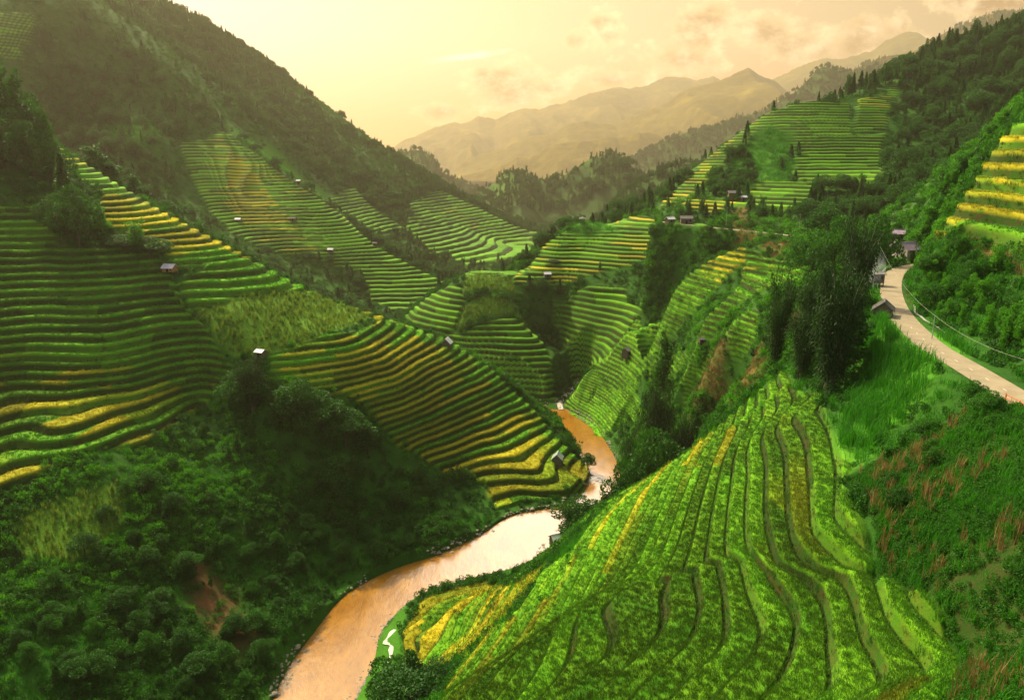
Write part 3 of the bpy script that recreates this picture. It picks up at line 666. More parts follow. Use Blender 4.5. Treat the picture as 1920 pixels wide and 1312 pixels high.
ML_CORN = leaf_material('corn_leaves', (.05, .13, .010), (.20, .27, .04), .4, .4)
ML_DRY = leaf_material('dry_stalks', (.11, .07, .025), (.30, .19, .07), .2, .4)
MAT_BARK = plain('bark', (.07, .05, .03), .9, .4, 3)
MAT_PALEBARK = plain('pale_bark', (.22, .19, .13), .9, .3, 3)
def mesh_np(name, V, F, mat):
    me = bpy.data.meshes.new(name); V = np.asarray(V, np.float32); F = np.asarray(F, np.int32)
    me.vertices.add(len(V)); me.vertices.foreach_set('co', V.ravel()); k = F.shape[1]
    me.loops.add(F.size); me.loops.foreach_set('vertex_index', F.ravel())
    me.polygons.add(len(F)); me.polygons.foreach_set('loop_start', np.arange(0, F.size, k, dtype=np.int32))
    me.update(calc_edges=True); me.materials.append(mat); return me
def leaves(C_, D_, size, aspect=.45, r=rng, curl=.25):
    """one bent leaf (two quads... as a kite of 4 points) per centre, pointing roughly along D_"""
    n = len(C_); D_ = D_/(np.linalg.norm(D_, axis=1)[:, None]+1e-9)
    a = r.normal(size=(n, 3)); s = np.cross(D_, a); s /= np.linalg.norm(s, axis=1)[:, None]+1e-9
    size = np.broadcast_to(size, (n,))*r.uniform(.6, 1.3, n); L_ = size[:, None]; Wd = L_*aspect*.5
    up_ = np.cross(s, D_)
    p0 = C_-D_*L_*.5; p1 = C_+s*Wd+up_*L_*curl*.3; p2 = C_+D_*L_*.5-up_*L_*curl*.3; p3 = C_-s*Wd+up_*L_*curl*.3
    V = np.stack([p0, p1, p2, p3], 1).reshape(-1, 3); F = np.arange(4*n).reshape(n, 4)
    return V, F
def cloud(n, lumps, r=rng, shell=.55):
    """points through a lumpy volume: lumps = (centre, radii)"""
    c = np.array([l[0] for l in lumps], float); s = np.array([l[1] for l in lumps], float)
    w = (s[:, 0]*s[:, 1]*s[:, 2])**.67; k = r.choice(len(lumps), n, p=w/w.sum())
    d = r.normal(size=(n, 3)); d /= np.linalg.norm(d, axis=1)[:, None]
    rad = shell+(1-shell)*r.random(n)**.6
    return c[k]+d*s[k]*rad[:, None], d
def lumps_blob(n, spread, rad, r, zs=.7, z0=.3):
    out = []
    for i in range(n):
        a = r.uniform(0, 6.28); q = spread*math.sqrt(r.random())
        rr_ = rad*r.uniform(.6, 1.25)
        out.append(((math.cos(a)*q, math.sin(a)*q, z0+r.random()*zs), (rr_, rr_, rr_*r.uniform(.7, 1.1))))
    return out
def shrub_mesh(name, seed, mat, n=230, leaf=.22):
    r = np.random.default_rng(seed); L_ = lumps_blob(7, .6, .42, r, .6, .25)
    c, d = cloud(n, L_, r, .6); d = d+np.array([0, 0, .25])+r.normal(size=d.shape)*.6
    return mesh_np(name, *leaves(c, d, leaf, .6, r), mat)
def tuft_mesh(name, seed, mat, n=14, h=1.0, w=.05, spread=.25, lean=.35):
    r = np.random.default_rng(seed); V = []; F = []
    for i in range(n):
        a = r.uniform(0, 6.28); b0 = np.array([r.normal()*spread, r.normal()*spread, 0]); hh = h*r.uniform(.6, 1.1)
        dx = np.array([math.cos(a), math.sin(a), 0]); sx = np.array([-dx[1], dx[0], 0])*w; le = lean*r.uniform(.3, 1.2)
        k = len(V); V += [b0-sx, b0+sx, b0+dx*le*hh*.35+sx*.9+[0, 0, hh*.6], b0+dx*le*hh*.35-sx*.9+[0, 0, hh*.6], b0+dx*le*hh+sx*.15+[0, 0, hh*.92], b0+dx*le*hh-sx*.15+[0, 0, hh*.92]]
        F += [[k, k+1, k+2, k+3], [k+3, k+2, k+4, k+5]]
    return mesh_np(name, V, F, mat)
def tube_np(path, rad, seg=6):
    path = np.asarray(path, float); n = len(path); rad = np.broadcast_to(rad, (n,)); t = np.gradient(path, axis=0); t /= np.linalg.norm(t, axis=1)[:, None]+1e-9
    ref = np.where(np.abs(t[:, 2:3]) > .9, [[1., 0, 0]], [[0, 0, 1.]]); u = np.cross(t, ref); u /= np.linalg.norm(u, axis=1)[:, None]+1e-9; v = np.cross(t, u)
    a = np.linspace(0, 2*math.pi, seg, endpoint=False)
    V = (path[:, None]+rad[:, None, None]*(np.cos(a)[None, :, None]*u[:, None]+np.sin(a)[None, :, None]*v[:, None])).reshape(-1, 3)
    F = [[i*seg+j, i*seg+(j+1) % seg, (i+1)*seg+(j+1) % seg, (i+1)*seg+j] for i in range(n-1) for j in range(seg)]
    return V, np.array(F)
def join_np(parts):
    V = []; F = []; k = 0
    for v, f in parts: V.append(v); F.append(np.asarray(f)+k); k += len(v)
    return np.vstack(V), np.vstack(F)
# tree kinds: each returns (trunk mesh, crown mesh), 1 unit = 1 m
def limbs(r, h, spread, n, rad, bend=.1, z0=.35, tiprise=.25):
    p = [np.array([r.normal()*bend*h*k/6*.5, r.normal()*bend*h*k/6*.5, h*k/6]) for k in range(6)]; p[0][:] = (0, 0, -.6)
    parts = [tube_np(p, np.linspace(rad, rad*.35, 6), 7)]; tips = []
    for i in range(n):
        f = z0+(1-z0)*.8*i/n; b0 = np.array([np.interp(f*5, range(6), [q[k] for q in p]) for k in range(3)])
        a = i*2.4+r.uniform(-.5, .5); l = spread*(1.05-f*.5)*r.uniform(.7, 1.1)
        e = b0+np.array([math.cos(a)*l, math.sin(a)*l, l*tiprise+h*.06]); mid = (b0+e)/2+np.array([0, 0, -l*.08])
        parts.append(tube_np([b0, mid, e], [rad*.4, rad*.28, rad*.1], 5)); tips.append(e)
    return join_np(parts), tips, p
def broadleaf(seed, h=10, w=4, n=2600, leaf=.5, mat=ML_SHRUB):
    r = np.random.default_rng(seed); tk, tips, p = limbs(r, h*.82, w*.75, 9, h*.025)
    L_ = [(tuple(t+np.array([0, 0, .2])), (w*.33*r.uniform(.7, 1.2),)*2+(w*.26,)) for t in tips]+[((p[-1][0], p[-1][1], h*.86), (w*.36, w*.36, h*.13)), ((0, 0, h*.62), (w*.45, w*.45, h*.17))]
    c, d = cloud(n, L_, r, .55); d = d+r.normal(size=d.shape)*.6+np.array([0, 0, -.1])
    return mesh_np('trunk', *tk, MAT_BARK), mesh_np('crown', *leaves(c, d, leaf, .6, r), mat)
def conifer(seed, h=10, w=2.6, n=1500, leaf=.55, mat=ML_DARK):
    r = np.random.default_rng(seed); tk = tube_np([(0, 0, -.6), (.05*h*r.normal()*.2, 0, h*.5), (0, 0, h*.97)], [h*.018, h*.012, .02], 6)
    C_ = []; D_ = []
    for i in range(n):
        f = r.random()**.8; zz = h*(.22+.78*f); lay = abs(math.sin(f*15))*.35+.65
        a = r.uniform(0, 6.28); q = w*.5*(1-f)**.75*lay*(.35+.65*r.random()**.5)*(1+.35*math.sin(a*2+seed)*(r.random()))
        C_.append((math.cos(a)*q, math.sin(a)*q, zz-q*.25)); D_.append((math.cos(a), math.sin(a), -.25+r.normal()*.3))
    return mesh_np('trunk', *tk, MAT_BARK), mesh_np('crown', *leaves(np.array(C_), np.array(D_), leaf, .5, r), mat)
def bamboo(seed, h=14, w=6, culms=22, n=12000, leaf=.42, mat=ML_BAMBOO):
    """clump of arching canes with hanging leafy tops"""
    r = np.random.default_rng(seed); parts = []; C_ = []; D_ = []
    for i in range(culms):
        a = r.uniform(0, 6.28); q = r.uniform(.0, w*.12); hh = h*r.uniform(.55, 1.0); out = w*.5*r.uniform(.25, 1.0)
        ts = np.linspace(0, 1, 9); dx, dy = math.cos(a), math.sin(a)
        path = np.stack([dx*(q+out*ts**2.2), dy*(q+out*ts**2.2), hh*(ts-.10*ts**5*(out/w*2))-.4*(1-ts)], 1)
        parts.append(tube_np(path, np.linspace(.07, .02, 9)*h/14*1.2, 5))
        m = n//culms
        tt = .18+.82*r.random(m)**.75; base_ = np.stack([np.interp(tt, ts, path[:, k]) for k in range(3)], 1)
        off = r.normal(size=(m, 3))*np.array([1, 1, .55])*w*.115*(1.25-.45*tt)[:, None]
        droop = r.random(m)**2*h*.07
        C_.append(base_+off-np.stack([0*droop, 0*droop, droop], 1)); D_.append(off*.6+np.array([0, 0, -1.0])*w*.12+r.normal(size=(m, 3))*.2)
    return mesh_np('canes', *join_np(parts), MAT_PALEBARK), mesh_np('leaves', *leaves(np.vstack(C_), np.vstack(D_), leaf, .32, r), mat)
def poplar(seed, h=9, w=2.2, n=1500, leaf=.45, mat=ML_SHRUB):
    r = np.random.default_rng(seed); tk = tube_np([(0, 0, -.6), (.1, 0, h*.5), (r.normal()*.2, 0, h*.95)], [h*.02, h*.013, .02], 6)
    L_ = [((r.normal()*w*.16, r.normal()*w*.16, h*(.28+.62*k/8)), (w*.42*(1.1-.7*(k/8)**1.5)*r.uniform(.75, 1.15),)*2+(h*.10,)) for k in range(9)]
    c, d = cloud(n, L_, r, .5); d = d*.7+r.normal(size=d.shape)*.5+np.array([0, 0, .2])
    return mesh_np('trunk', *tk, MAT_BARK), mesh_np('crown', *leaves(c, d, leaf, .55, r), mat)
# ---------------------------------------------------------------- scatter (uncountable cover only)
_gn = {}
def scatter(name, label, meshes, pos, scl, rz, tilt=None, tint=None, val=None):
    """one cover object: copies of a few plants on a cloud of points"""
    pos = np.asarray(pos, np.float32); n = len(pos)
    if not n: return
    me = bpy.data.meshes.new(name); me.vertices.add(n); me.vertices.foreach_set('co', pos.ravel())
    rot = np.zeros((n, 3), np.float32); rot[:, 2] = rz
    if tilt is not None: rot[:, 0] = tilt[:, 0]; rot[:, 1] = tilt[:, 1]
    a = me.attributes.new('rot', 'FLOAT_VECTOR', 'POINT'); a.data.foreach_set('vector', rot.ravel())
    s = np.asarray(scl, np.float32); s = np.repeat(s[:, None], 3, 1) if s.ndim == 1 else s
    a = me.attributes.new('scl', 'FLOAT_VECTOR', 'POINT'); a.data.foreach_set('vector', s.astype(np.float32).ravel())
    a = me.attributes.new('which', 'INT', 'POINT'); a.data.foreach_set('value', rng.integers(0, len(meshes), n).astype(np.int32))
    a = me.attributes.new('tint', 'FLOAT', 'POINT'); a.data.foreach_set('value', (np.zeros(n) if tint is None else tint).astype(np.float32))
    if val is not None: a = me.attributes.new('val', 'FLOAT', 'POINT'); a.data.foreach_set('value', val.astype(np.float32))
    o = bpy.data.objects.new(name, me); COL.objects.link(o); o['kind'] = 'stuff'; o['label'] = label
    ng = bpy.data.node_groups.new(name, 'GeometryNodeTree')
    ng.interface.new_socket('Geometry', in_out='INPUT', socket_type='NodeSocketGeometry'); ng.interface.new_socket('Geometry', in_out='OUTPUT', socket_type='NodeSocketGeometry')
    gi = ng.nodes.new('NodeGroupInput'); go = ng.nodes.new('NodeGroupOutput'); jn = ng.nodes.new('GeometryNodeJoinGeometry')
    def named(nm, t):
        q = ng.nodes.new('GeometryNodeInputNamedAttribute'); q.data_type = t; q.inputs[0].default_value = nm; return q.outputs[0]
    w_, r_, s_ = named('which', 'INT'), named('rot', 'FLOAT_VECTOR'), named('scl', 'FLOAT_VECTOR')
    for k, pm in enumerate(meshes):
        key = pm.name
        if key not in _gn: _gn[key] = bpy.data.objects.new('plant_source', pm)
        oi = ng.nodes.new('GeometryNodeObjectInfo'); oi.inputs[0].default_value = _gn[key]
        ip = ng.nodes.new('GeometryNodeInstanceOnPoints')
        cmp_ = ng.nodes.new('FunctionNodeCompare'); cmp_.data_type = 'INT'; cmp_.operation = 'EQUAL'
        ii_ = [q for q in cmp_.inputs if q.type == 'INT']; ng.links.new(w_, ii_[0]); ii_[1].default_value = k
        ng.links.new(gi.outputs[0], ip.inputs['Points']); ng.links.new(cmp_.outputs[0], ip.inputs['Selection']); ng.links.new(oi.outputs['Geometry'], ip.inputs['Instance'])
        ng.links.new(r_, ip.inputs['Rotation']); ng.links.new(s_, ip.inputs['Scale']); ng.links.new(ip.outputs[0], jn.inputs[0])
    ng.links.new(jn.outputs[0], go.inputs[0])
    md = o.modifiers.new('cover', 'NODES'); md.node_group = ng
    return o
# ground samples: stored grid points give position, masks and level for free
gidx = np.arange(len(x)); cellA = (np.gradient(RR)[:, None]*RR[:, None]*np.gradient(AZ)[None, :]).ravel()*np.sqrt(1+gl**2)
rad_ = np.repeat(RR, NA); azv = np.tile(AZ, NR)
drow = np.repeat(np.gradient(RR), NA)
inview = (np.abs(azv) < R(43))
droad = np.minimum(seg_dist(x, y, ROAD, 12)[0], seg_dist(x, y, FROAD, 12)[0])
rivd = -sd_poly(x, y, RIVER, 12); rivd = np.where(rivd > 900, 900, rivd)
wildm = 1-np.clip(M['rice']+M['corn']+M['turf']+M['maize']+M['grass']+M['dry']+M['soil'], 0, 1)
def pick(dens, seed=0):
    """indices drawn with the given number of plants per square metre"""
    r = np.random.default_rng(seed); lam = np.where(inview, dens*cellA, 0)
    k = np.floor(lam+r.random(len(lam))).astype(int); i = np.repeat(gidx, k)
    j = r.uniform(-.5, .5, (len(i), 2)); jr = j[:, 0]*drow[i]; ja = j[:, 1]*rad_[i]*.0008
    px_ = x2[i]+jr*np.sin(azv[i])+ja*np.cos(azv[i]); py_ = y2[i]+jr*np.cos(azv[i])-ja*np.sin(azv[i])
    return i, np.stack([px_, py_, z[i]+(gx[i]*(px_-x2[i])+gy[i]*(py_-y2[i]))*(1-M['rice'][i])], 1)
SH = [shrub_mesh('shrub', 11+k, ML_SHRUB) for k in range(3)]; SHB = [shrub_mesh('shrub', 21+k, ML_SHRUB2) for k in range(2)]
SHD = [shrub_mesh('shrub', 31+k, ML_DARK) for k in range(2)]
r5 = np.random.default_rng(5)
cl = fbm(x, y, 11, 3, 51); cl2 = fbm(x, y, 45, 3, 52)
okw = (rivd > 1.2) & (droad > 2.6)
# jungle and hedges of the near half of the valley
d = wildm*okw*np.where(rad_ < 420, 1, 0)
dens = d*np.clip(.75+cl*.9, .45, 1.4)*np.interp(rad_, [30, 80, 200, 420], [1.0, .75, .42, .16])
i, p = pick(dens, 1)
s = np.interp(rad_[i], [30, 80, 200, 420], [.45, .75, 1.25, 1.9])*r5.uniform(.5, 1.45, len(i))*(1+.5*np.clip(cl[i], -.5, 1))
S3 = np.stack([s, s, s*r5.uniform(.7, 1.5, len(i))], 1); rzz = r5.uniform(0, 6.28, len(i)); p[:, 2] -= .1*s
br = (cl2[i]+r5.normal(size=len(i))*.25+(p[:, 0] > 40)*.25) > .28; dk = (cl2[i]+r5.normal(size=len(i))*.3-np.where((p[:, 0] < 10) & (p[:, 1] < 260), .55, 0)) < -.3; br &= ~dk  # shade of the jungle slope put into leaf colour: more dark bushes there
for nm, lb, mm, k in (('undergrowth', 'green shrubs and creepers covering the slopes between the fields', SH, ~br & ~dk), ('undergrowth', 'fresh light green bushes among the slopes', SHB, br), ('undergrowth', 'dark green bushes in the hollows of the slopes, and on the jungle slope to stand for its shade', SHD, dk)):
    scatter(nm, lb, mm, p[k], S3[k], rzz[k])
# rice on the near terraces
RT = [tuft_mesh('rice_tuft', 40+k, ML_RICE, 18, .21, .012, .14, .5) for k in range(3)]
tread = (t > .36) & (t < .88) & (rm > .8)
nearf = np.interp(rad_, [20, 60, 110, 150], [1, 1, .5, 0])
i, p = pick(tread*nearf*np.interp(rad_, [40, 90], [32, 14]), 2)
s = r5.uniform(.75, 1.25, len(i))
scatter('rice_crop', 'standing rice on the nearest terraces', RT, p, s, r5.uniform(0, 6.28, len(i)), tint=plotripe[i], val=plotval[i])
wt = (rm > .8) & ~tread
WT_ = [tuft_mesh('weed_tuft', 50+k, ML_WEED, 12, .35, .014, .15, .6) for k in range(2)]
i, p = pick(wt*nearf*np.clip(5+6*fbm(x, y, 2.5, 2, 63), .5, 12), 3); scatter('bank_grass', 'weeds hanging on the banks between the nearest terraces', WT_, p, r5.uniform(.5, 1.2, len(i)), r5.uniform(0, 6.28, len(i)))
i, p = pick(wildm*okw*(rad_ < 190)*np.interp(rad_, [30, 80, 190], [2.2, 1.4, .6])*np.clip(.8+cl2*1.2, .2, 1.4)*np.where((x > 55) & (rad_ < 170), 2.2, 1), 31)
s = r5.uniform(.5, 1.15, len(i)); GR = [tuft_mesh('long_grass', 64+k, ML_GRASS, 22, 1.1, .03, .4, .55) for k in range(3)]
scatter('long_grass', 'long grass and reeds between the bushes of the nearer slopes', GR, p, s, r5.uniform(0, 6.28, len(i)))
i, p = pick((M['dry']+M['soil']*.5+M['corn']*.1)*.16*okw, 33); s = r5.uniform(.5, 1.3, len(i))
scatter('undergrowth', 'scattered low bushes on the bare and dry patches', SH, p, s, r5.uniform(0, 6.28, len(i)))
midf = np.clip((rad_-105)/40, 0, 1)*np.clip((300-rad_)/50, 0, 1)
RM = [tuft_mesh('rice_stand', 46+k, ML_RICE, 16, .42, .030, .26, .5) for k in range(3)]
i, p = pick(((t > .33) & (t < .90) & (rm > .7))*midf*2.6, 34)
scatter('rice_crop', 'standing rice on the terraces of the slopes across the river', RM, p-[0, 0, .05], r5.uniform(.6, 1.35, len(i)), r5.uniform(0, 6.28, len(i)), tint=plotripe[i], val=plotval[i]+.42)
WM = [tuft_mesh('bank_weed', 56+k, ML_WEED, 12, .6, .035, .25, .7) for k in range(2)]
i, p = pick(((t < .30) & (rm > .7))*midf*np.clip(1.1+2.2*fbm(x, y, 5, 3, 64), 0, 3), 35)
scatter('bank_grass', 'weeds on the earth banks of the terraces across the river', WM, p, r5.uniform(.5, 1.5, len(i)), r5.uniform(0, 6.28, len(i)))
# tall grass knoll
GT = [tuft_mesh('tall_grass', 60+k, ML_GRASS, 26, 1.5, .028, .35, .45) for k in range(3)]
i, p = pick((M['grass'] > .5)*(rad_ < 135)*1.6*(droad > 2.4), 4); scatter('tall_grass', 'bright green elephant grass on the knoll below the road', GT, p, r5.uniform(.6, 1.3, len(i)), r5.uniform(0, 6.28, len(i)))
# corn fields
CT = [tuft_mesh('corn_plant', 70+k, ML_CORN, 12, 1.9, .06, .2, .35) for k in range(3)]
i, p = pick((M['corn'] > .5)*.75, 5); scatter('corn_crop', 'rows of corn going yellow on the slope', CT, p, r5.uniform(.6, 1.15, len(i)), r5.uniform(0, 6.28, len(i)))
# maize slope in front right: green weeds with dry stalks
MT = [tuft_mesh('dry_maize', 80+k, ML_DRY, 9, 1.5, .022, .10, .22) for k in range(3)]
i, p = pick((M['maize'] > .5)*np.clip(.1+fbm(x, y, 5, 3, 61)*2.4, 0, 1.0)*2.6, 6); scatter('dry_maize', 'dry brown maize stalks on the slope beside the terraces', MT, p, r5.uniform(.5, 1.15, len(i)), r5.uniform(0, 6.28, len(i)))
i, p = pick((M['maize'] > .4)*np.clip(.9-fbm(x, y, 6, 3, 61)*1.2, .3, 1.3)*9, 7)
s = r5.uniform(.2, .6, len(i)); bb = r5.random(len(i)) < .3
scatter('weeds', 'low green weeds between the maize stalks', SH, p[~bb], s[~bb], r5.uniform(0, 6.28, (~bb).sum())); scatter('weeds', 'tufts of long grass between the maize stalks', GT, p[bb], s[bb]*1.2, r5.uniform(0, 6.28, bb.sum()))
DT = [tuft_mesh('dry_grass', 90+k, ML_DRY, 14, 1.1, .03, .25, .5) for k in range(2)]
i, p = pick((M['dry'] > .5)*1.1, 8); scatter('dry_grass', 'straw coloured grass and old stalks on the dry patches', DT, p, r5.uniform(.5, 1.2, len(i)), r5.uniform(0, 6.28, len(i)))

i, p = pick((M['grass'] > .4)*(rad_ >= 135)*(rad_ < 620)*np.interp(rad_, [135, 620], [.8, .15]), 41); s = np.interp(rad_[i], [135, 620], [.9, 2.2])*r5.uniform(.6, 1.2, len(i))
scatter('meadow_grass', 'rough green grass on the open patches of the farther slopes', GR, p, s, r5.uniform(0, 6.28, len(i)))
# ---------------------------------------------------------------- things
def tag(o, label=None, cat=None, group=None):
    if label: o['label'] = label
    if cat: o['category'] = cat
    if group: o['group'] = group
    return o
def empty(name, loc, rz=0, s=1.0):
    o = bpy.data.objects.new(name, None); COL.objects.link(o); o.location = loc; o.rotation_euler = (0, 0, rz); o.scale = (s,)*3 if not hasattr(s, '__len__') else s
    o.empty_display_size = .2; return o
def child(name, me, root):
    o = bpy.data.objects.new(name, me); COL.objects.link(o); o.parent = root; return o
def place(px, top_py, wpx=None, Y=None, base_py=None, y0=15, y1=900):
    """world spot for a thing seen at a column of the photo: distance from its foot, or given"""
    if Y is None: Y = ray(px, base_py, y0, y1)[1]
    py = base_py or 600
    for _ in range(6):
        yc = -(py-656)/FPX; dy = CP+yc*SP; X = (px-960)/FPX*Y/dy
        zg = float(surface([X], [Y])[0][0])
        e = (zg-CAMZ)/Y; yc = (e*CP+SP)/(CP-e*SP); py = 656-yc*FPX
    ht = at(px, top_py, Y)[2]-zg
    w = wpx/FPX*Y/dy if wpx else None
    return X, Y, zg, ht, w
KINDM = {}
def kind_mesh(kind, seed):
    k = (kind, seed)
    if k not in KINDM:
        f = {'bamboo': lambda: bamboo(seed, 14, 7), 'broad': lambda: broadleaf(seed, 10, 5.5, 5500, .40, ML_SHRUB), 'dark': lambda: broadleaf(seed, 10, 6, 6500, .40, ML_DARK),
             'conifer': lambda: conifer(seed, 10, 3.2, 1300, .6, ML_DARK), 'poplar': lambda: poplar(seed, 10, 3.0, 1700, .42, ML_SHRUB), 'pdark': lambda: poplar(seed, 10, 3.4, 1700, .45, ML_DARK), 'bright': lambda: poplar(seed, 10, 4.2, 2400, .4, ML_SHRUB2)}[kind]
        KINDM[k] = f()
    return KINDM[k]
NAT = {'bamboo': (14.5, 9.6), 'broad': (10, 5.5), 'dark': (10, 6), 'conifer': (10, 3.2), 'poplar': (10, 3.0), 'pdark': (10, 3.4), 'bright': (10, 4.2)}
NM = {'bamboo': 'bamboo_clump', 'broad': 'broadleaf_tree', 'dark': 'broadleaf_tree', 'conifer': 'pine_tree', 'poplar': 'slender_tree', 'pdark': 'slender_tree', 'bright': 'slender_tree'}
def tree_obj(kind, seed, X, Y, zg, ht, w, label, group=None, cat=None):
    h0_, w0 = NAT[kind]; a, b_ = kind_mesh(kind, seed)
    root = empty(NM[kind], (X, Y, zg-.1), random.uniform(0, 6.28), ((w/w0), (w/w0), max(.8, ht)/h0_))
    child(a.name.split('.')[0], a, root); child(b_.name.split('.')[0], b_, root)
    tag(root, label, cat or ('bamboo' if kind == 'bamboo' else 'tree'), group); return root
def T(kind, px, top, w, label, Y=None, base=None, seed=None, group=None, y0=15, y1=900):
    X, Y, zg, ht, ww = place(px, top, w, Y, base, y0, y1)
    if ht < 1: print('low', label, px, round(Y), round(ht, 1)); ht = 2
    return tree_obj(kind, seed if seed is not None else random.randint(0, 2), X, Y, zg, ht, ww, label, group)
# the dark bamboo by the road
T('bamboo', 1556, 455, 128, 'broad dark weeping bamboo clump at the head of the near terraces', base=742, seed=0)
T('bamboo', 1598, 372, 88, 'tallest dark bamboo clump, rising left of the smoking hut', Y=104, seed=1)
T('bamboo', 1520, 470, 84, 'bamboo clump between the tallest clump and the slender left one', Y=100, seed=2)
T('bamboo', 1452, 472, 66, 'slender bamboo on the left edge of the roadside group, over the brown slope', Y=112, seed=1)
T('bamboo', 1500, 560, 80, 'low bamboo clump over the top end of the near rice strips', Y=98, seed=0)
T('pdark', 1578, 520, 80, 'dark leafy tree inside the roadside bamboo group', Y=88, seed=0)
T('pdark', 1634, 600, 26, 'small dark tree just below the thatched roadside hut', Y=93, seed=1)
# trees by the river
T('bamboo', 1228, 690, 84, 'tallest dark weeping tree in the group above the river bend', Y=190, seed=0)
T('bamboo', 1185, 775, 92, 'drooping dark tree leaning over the river at the left of its group', Y=178, seed=1)
T('bamboo', 1262, 745, 80, 'dark tree at the right of the riverside group beside the brown slope', Y=182, seed=2)
T('dark', 1222, 800, 100, 'wide dark tree at the foot of the riverside group', Y=168, seed=0)
T('dark', 1168, 860, 62, 'low dark tree nearest the water in the riverside group', Y=163, seed=1)
T('pdark', 1243, 618, 34, 'single narrow dark tree above the riverside group', Y=222, seed=2)
T('dark', 1082, 926, 64, 'round dark tree on the bank beside the grey roofed hut', Y=153, seed=2)
T('bamboo', 1072, 940, 50, 'slender bamboo leaning out of the round bank tree over the river', Y=154, seed=2)
T('dark', 1102, 848, 20, 'small tree on the tip of the terraced spur by the water', Y=222, seed=1)
# bottom of the picture
T('dark', 742, 1232, 66, 'leftmost tree of the dark group by the grassy bank at the bottom', Y=100, seed=0)
T('pdark', 776, 1212, 56, 'tallest tree of the dark group at the bottom of the photo', Y=97, seed=0)
T('dark', 818, 1238, 54, 'rightmost tree of the dark group below the yellow field', Y=95, seed=2)
T('dark', 770, 1262, 96, 'nearest broad tree of the dark group at the bottom edge', Y=90, seed=1)
# left hill
T('bamboo', 474, 655, 76, 'big dark creeper covered tree just below the white roofed hut', base=770, seed=0, y0=150, y1=260)
T('dark', 452, 690, 60, 'dark tree left of the creeper covered one', base=768, seed=1, y0=150, y1=260)
for (px, tp, w, bs, lb) in [(530,722,50,790,'dark bush-like tree first to the right of the creeper covered tree'),(566,708,56,800,'tall dark tree at the lower corner of the striped fields'),(602,730,60,812,'dark tree in the middle of the row under the striped fields'),
                            (648,762,56,836,'dark tree below the yellow striped terraces'),(690,790,48,850,'dark tree near the brown path under the terraces'),(640,850,60,930,'dark tree low on the jungle slope above the river')]:
    T('dark' if w > 52 else 'pdark', px, tp, w, lb, base=bs, y0=140, y1=260)
for (px, Y, tp, w, k, lb) in [(12,262,112,64,'poplar','tall tree at the left edge of the photo on the hill top'),(44,262,124,50,'poplar','tall hill top tree second from the left edge'),(74,258,172,54,'pdark','dark hill top tree above the first rice steps'),
        (97,254,188,44,'poplar','green hill top tree right of the dark one at the crest'),(28,254,200,70,'dark','wide dark tree in front of the hill top grove'),(62,248,222,62,'dark','low dark tree at the foot of the hill top grove'),(5,246,240,60,'pdark','shaded tree at the left edge under the hill top grove'),
        (100,246,262,50,'dark','bushy tree just left of the first bright rice steps')]:
    T(k, px, tp, w, lb, Y=Y)
for (px, bs, tp, w, k, lb) in [(131,430,288,46,'conifer','tall pointed tree standing among the upper left terraces'),(150,470,345,60,'dark','rounded tree below the pointed one on the upper left terraces'),(112,440,360,44,'dark','dark tree left of the pointed one'),
        (258,474,408,42,'bright','bright small tree in the gully above the stilt hut'),(285,490,442,50,'dark','dark tree just above the stilt hut'),(228,470,438,44,'dark','dark shrubby tree in the upper gully'),(190,440,380,36,'bright','leafy tree at the foot of the bright rice steps')]:
    T(k, px, tp, w, lb, base=bs, y0=190, y1=300)
for (px, Y, tp, w, k, lb) in [(180,296,268,44,'poplar','first leafy tree behind the bright rice steps on the ridge'),(196,292,290,40,'pdark','second tree from the left behind the rice ridge'),(216,292,302,42,'poplar','tree behind the rice ridge, just before the gap'),
        (254,290,322,34,'poplar','pointed tree alone behind the middle of the rice ridge'),(276,288,346,30,'pdark','dark small tree right of the pointed one behind the ridge'),(316,282,373,40,'dark','round tree behind the ridge where the rice turns yellow')]:
    T(k, px, tp, w, lb, Y=Y)
T('dark', 1036, 502, 18, 'small tree beside the hut on the central hill', Y=352)
# village trees
for (px, Y, tp, w, k, lb) in [(1520,190,425,50,'broad','leafy green tree right of the white roadside house'),(1560,175,400,54,'broad','leafy tree behind the bamboo, left of the tallest clump'),(1625,150,398,56,'dark','dark village tree right of the tallest bamboo'),(1655,170,425,34,'dark','dark tree left of the purple roofed house'),
        (1590,160,372,60,'bamboo','pale topped bamboo clump behind the tallest one'),(1545,240,375,50,'dark','dark tree on the far slope above the white house'),(1730,178,420,40,'broad','green tree behind the purple roofed house'),(1700,190,400,44,'dark','dark tree above the village roofs'),
        (1650,485,486,1,'x','')]:
    if k != 'x': T(k, px, tp, w, lb, Y=Y)
# ---- forests: single trees where they can be told apart
def inside(pp, n, r):
    pp = np.array(pp, float); lo = pp.min(0); hi = pp.max(0); out = []
    while len(out) < n:
        q = lo+(hi-lo)*r.random(2); c = False
        for a, b_ in zip(pp, np.roll(pp, -1, 0)):
            if (a[1] > q[1]) != (b_[1] > q[1]) and q[0] < (b_[0]-a[0])*(q[1]-a[1])/(b_[1]-a[1])+a[0]: c = not c
        if c: out.append(q)
    return out
def forest(pp, n, y0, y1, hm, kinds, label, group, seed):
    r = np.random.default_rng(seed); W_ = []
    for q in inside(pp, n, r):
        g = ray(q[0], q[1], y0, y1, 300); W_.append(g[:2])
    W_ = np.array(W_); zz, mm = surface(W_[:, 0], W_[:, 1])
    for (X, Y), zg, bad in zip(W_, zz, mm['rice']):
        if bad > .5: continue
        h = hm*r.uniform(.65, 1.3); k = kinds[int(r.integers(len(kinds)))]
        tree_obj(k, int(r.integers(3)), float(X), float(Y), float(zg)-.3, h, h*NAT[k][1]/NAT[k][0]*r.uniform(.85, 1.3), label, group)
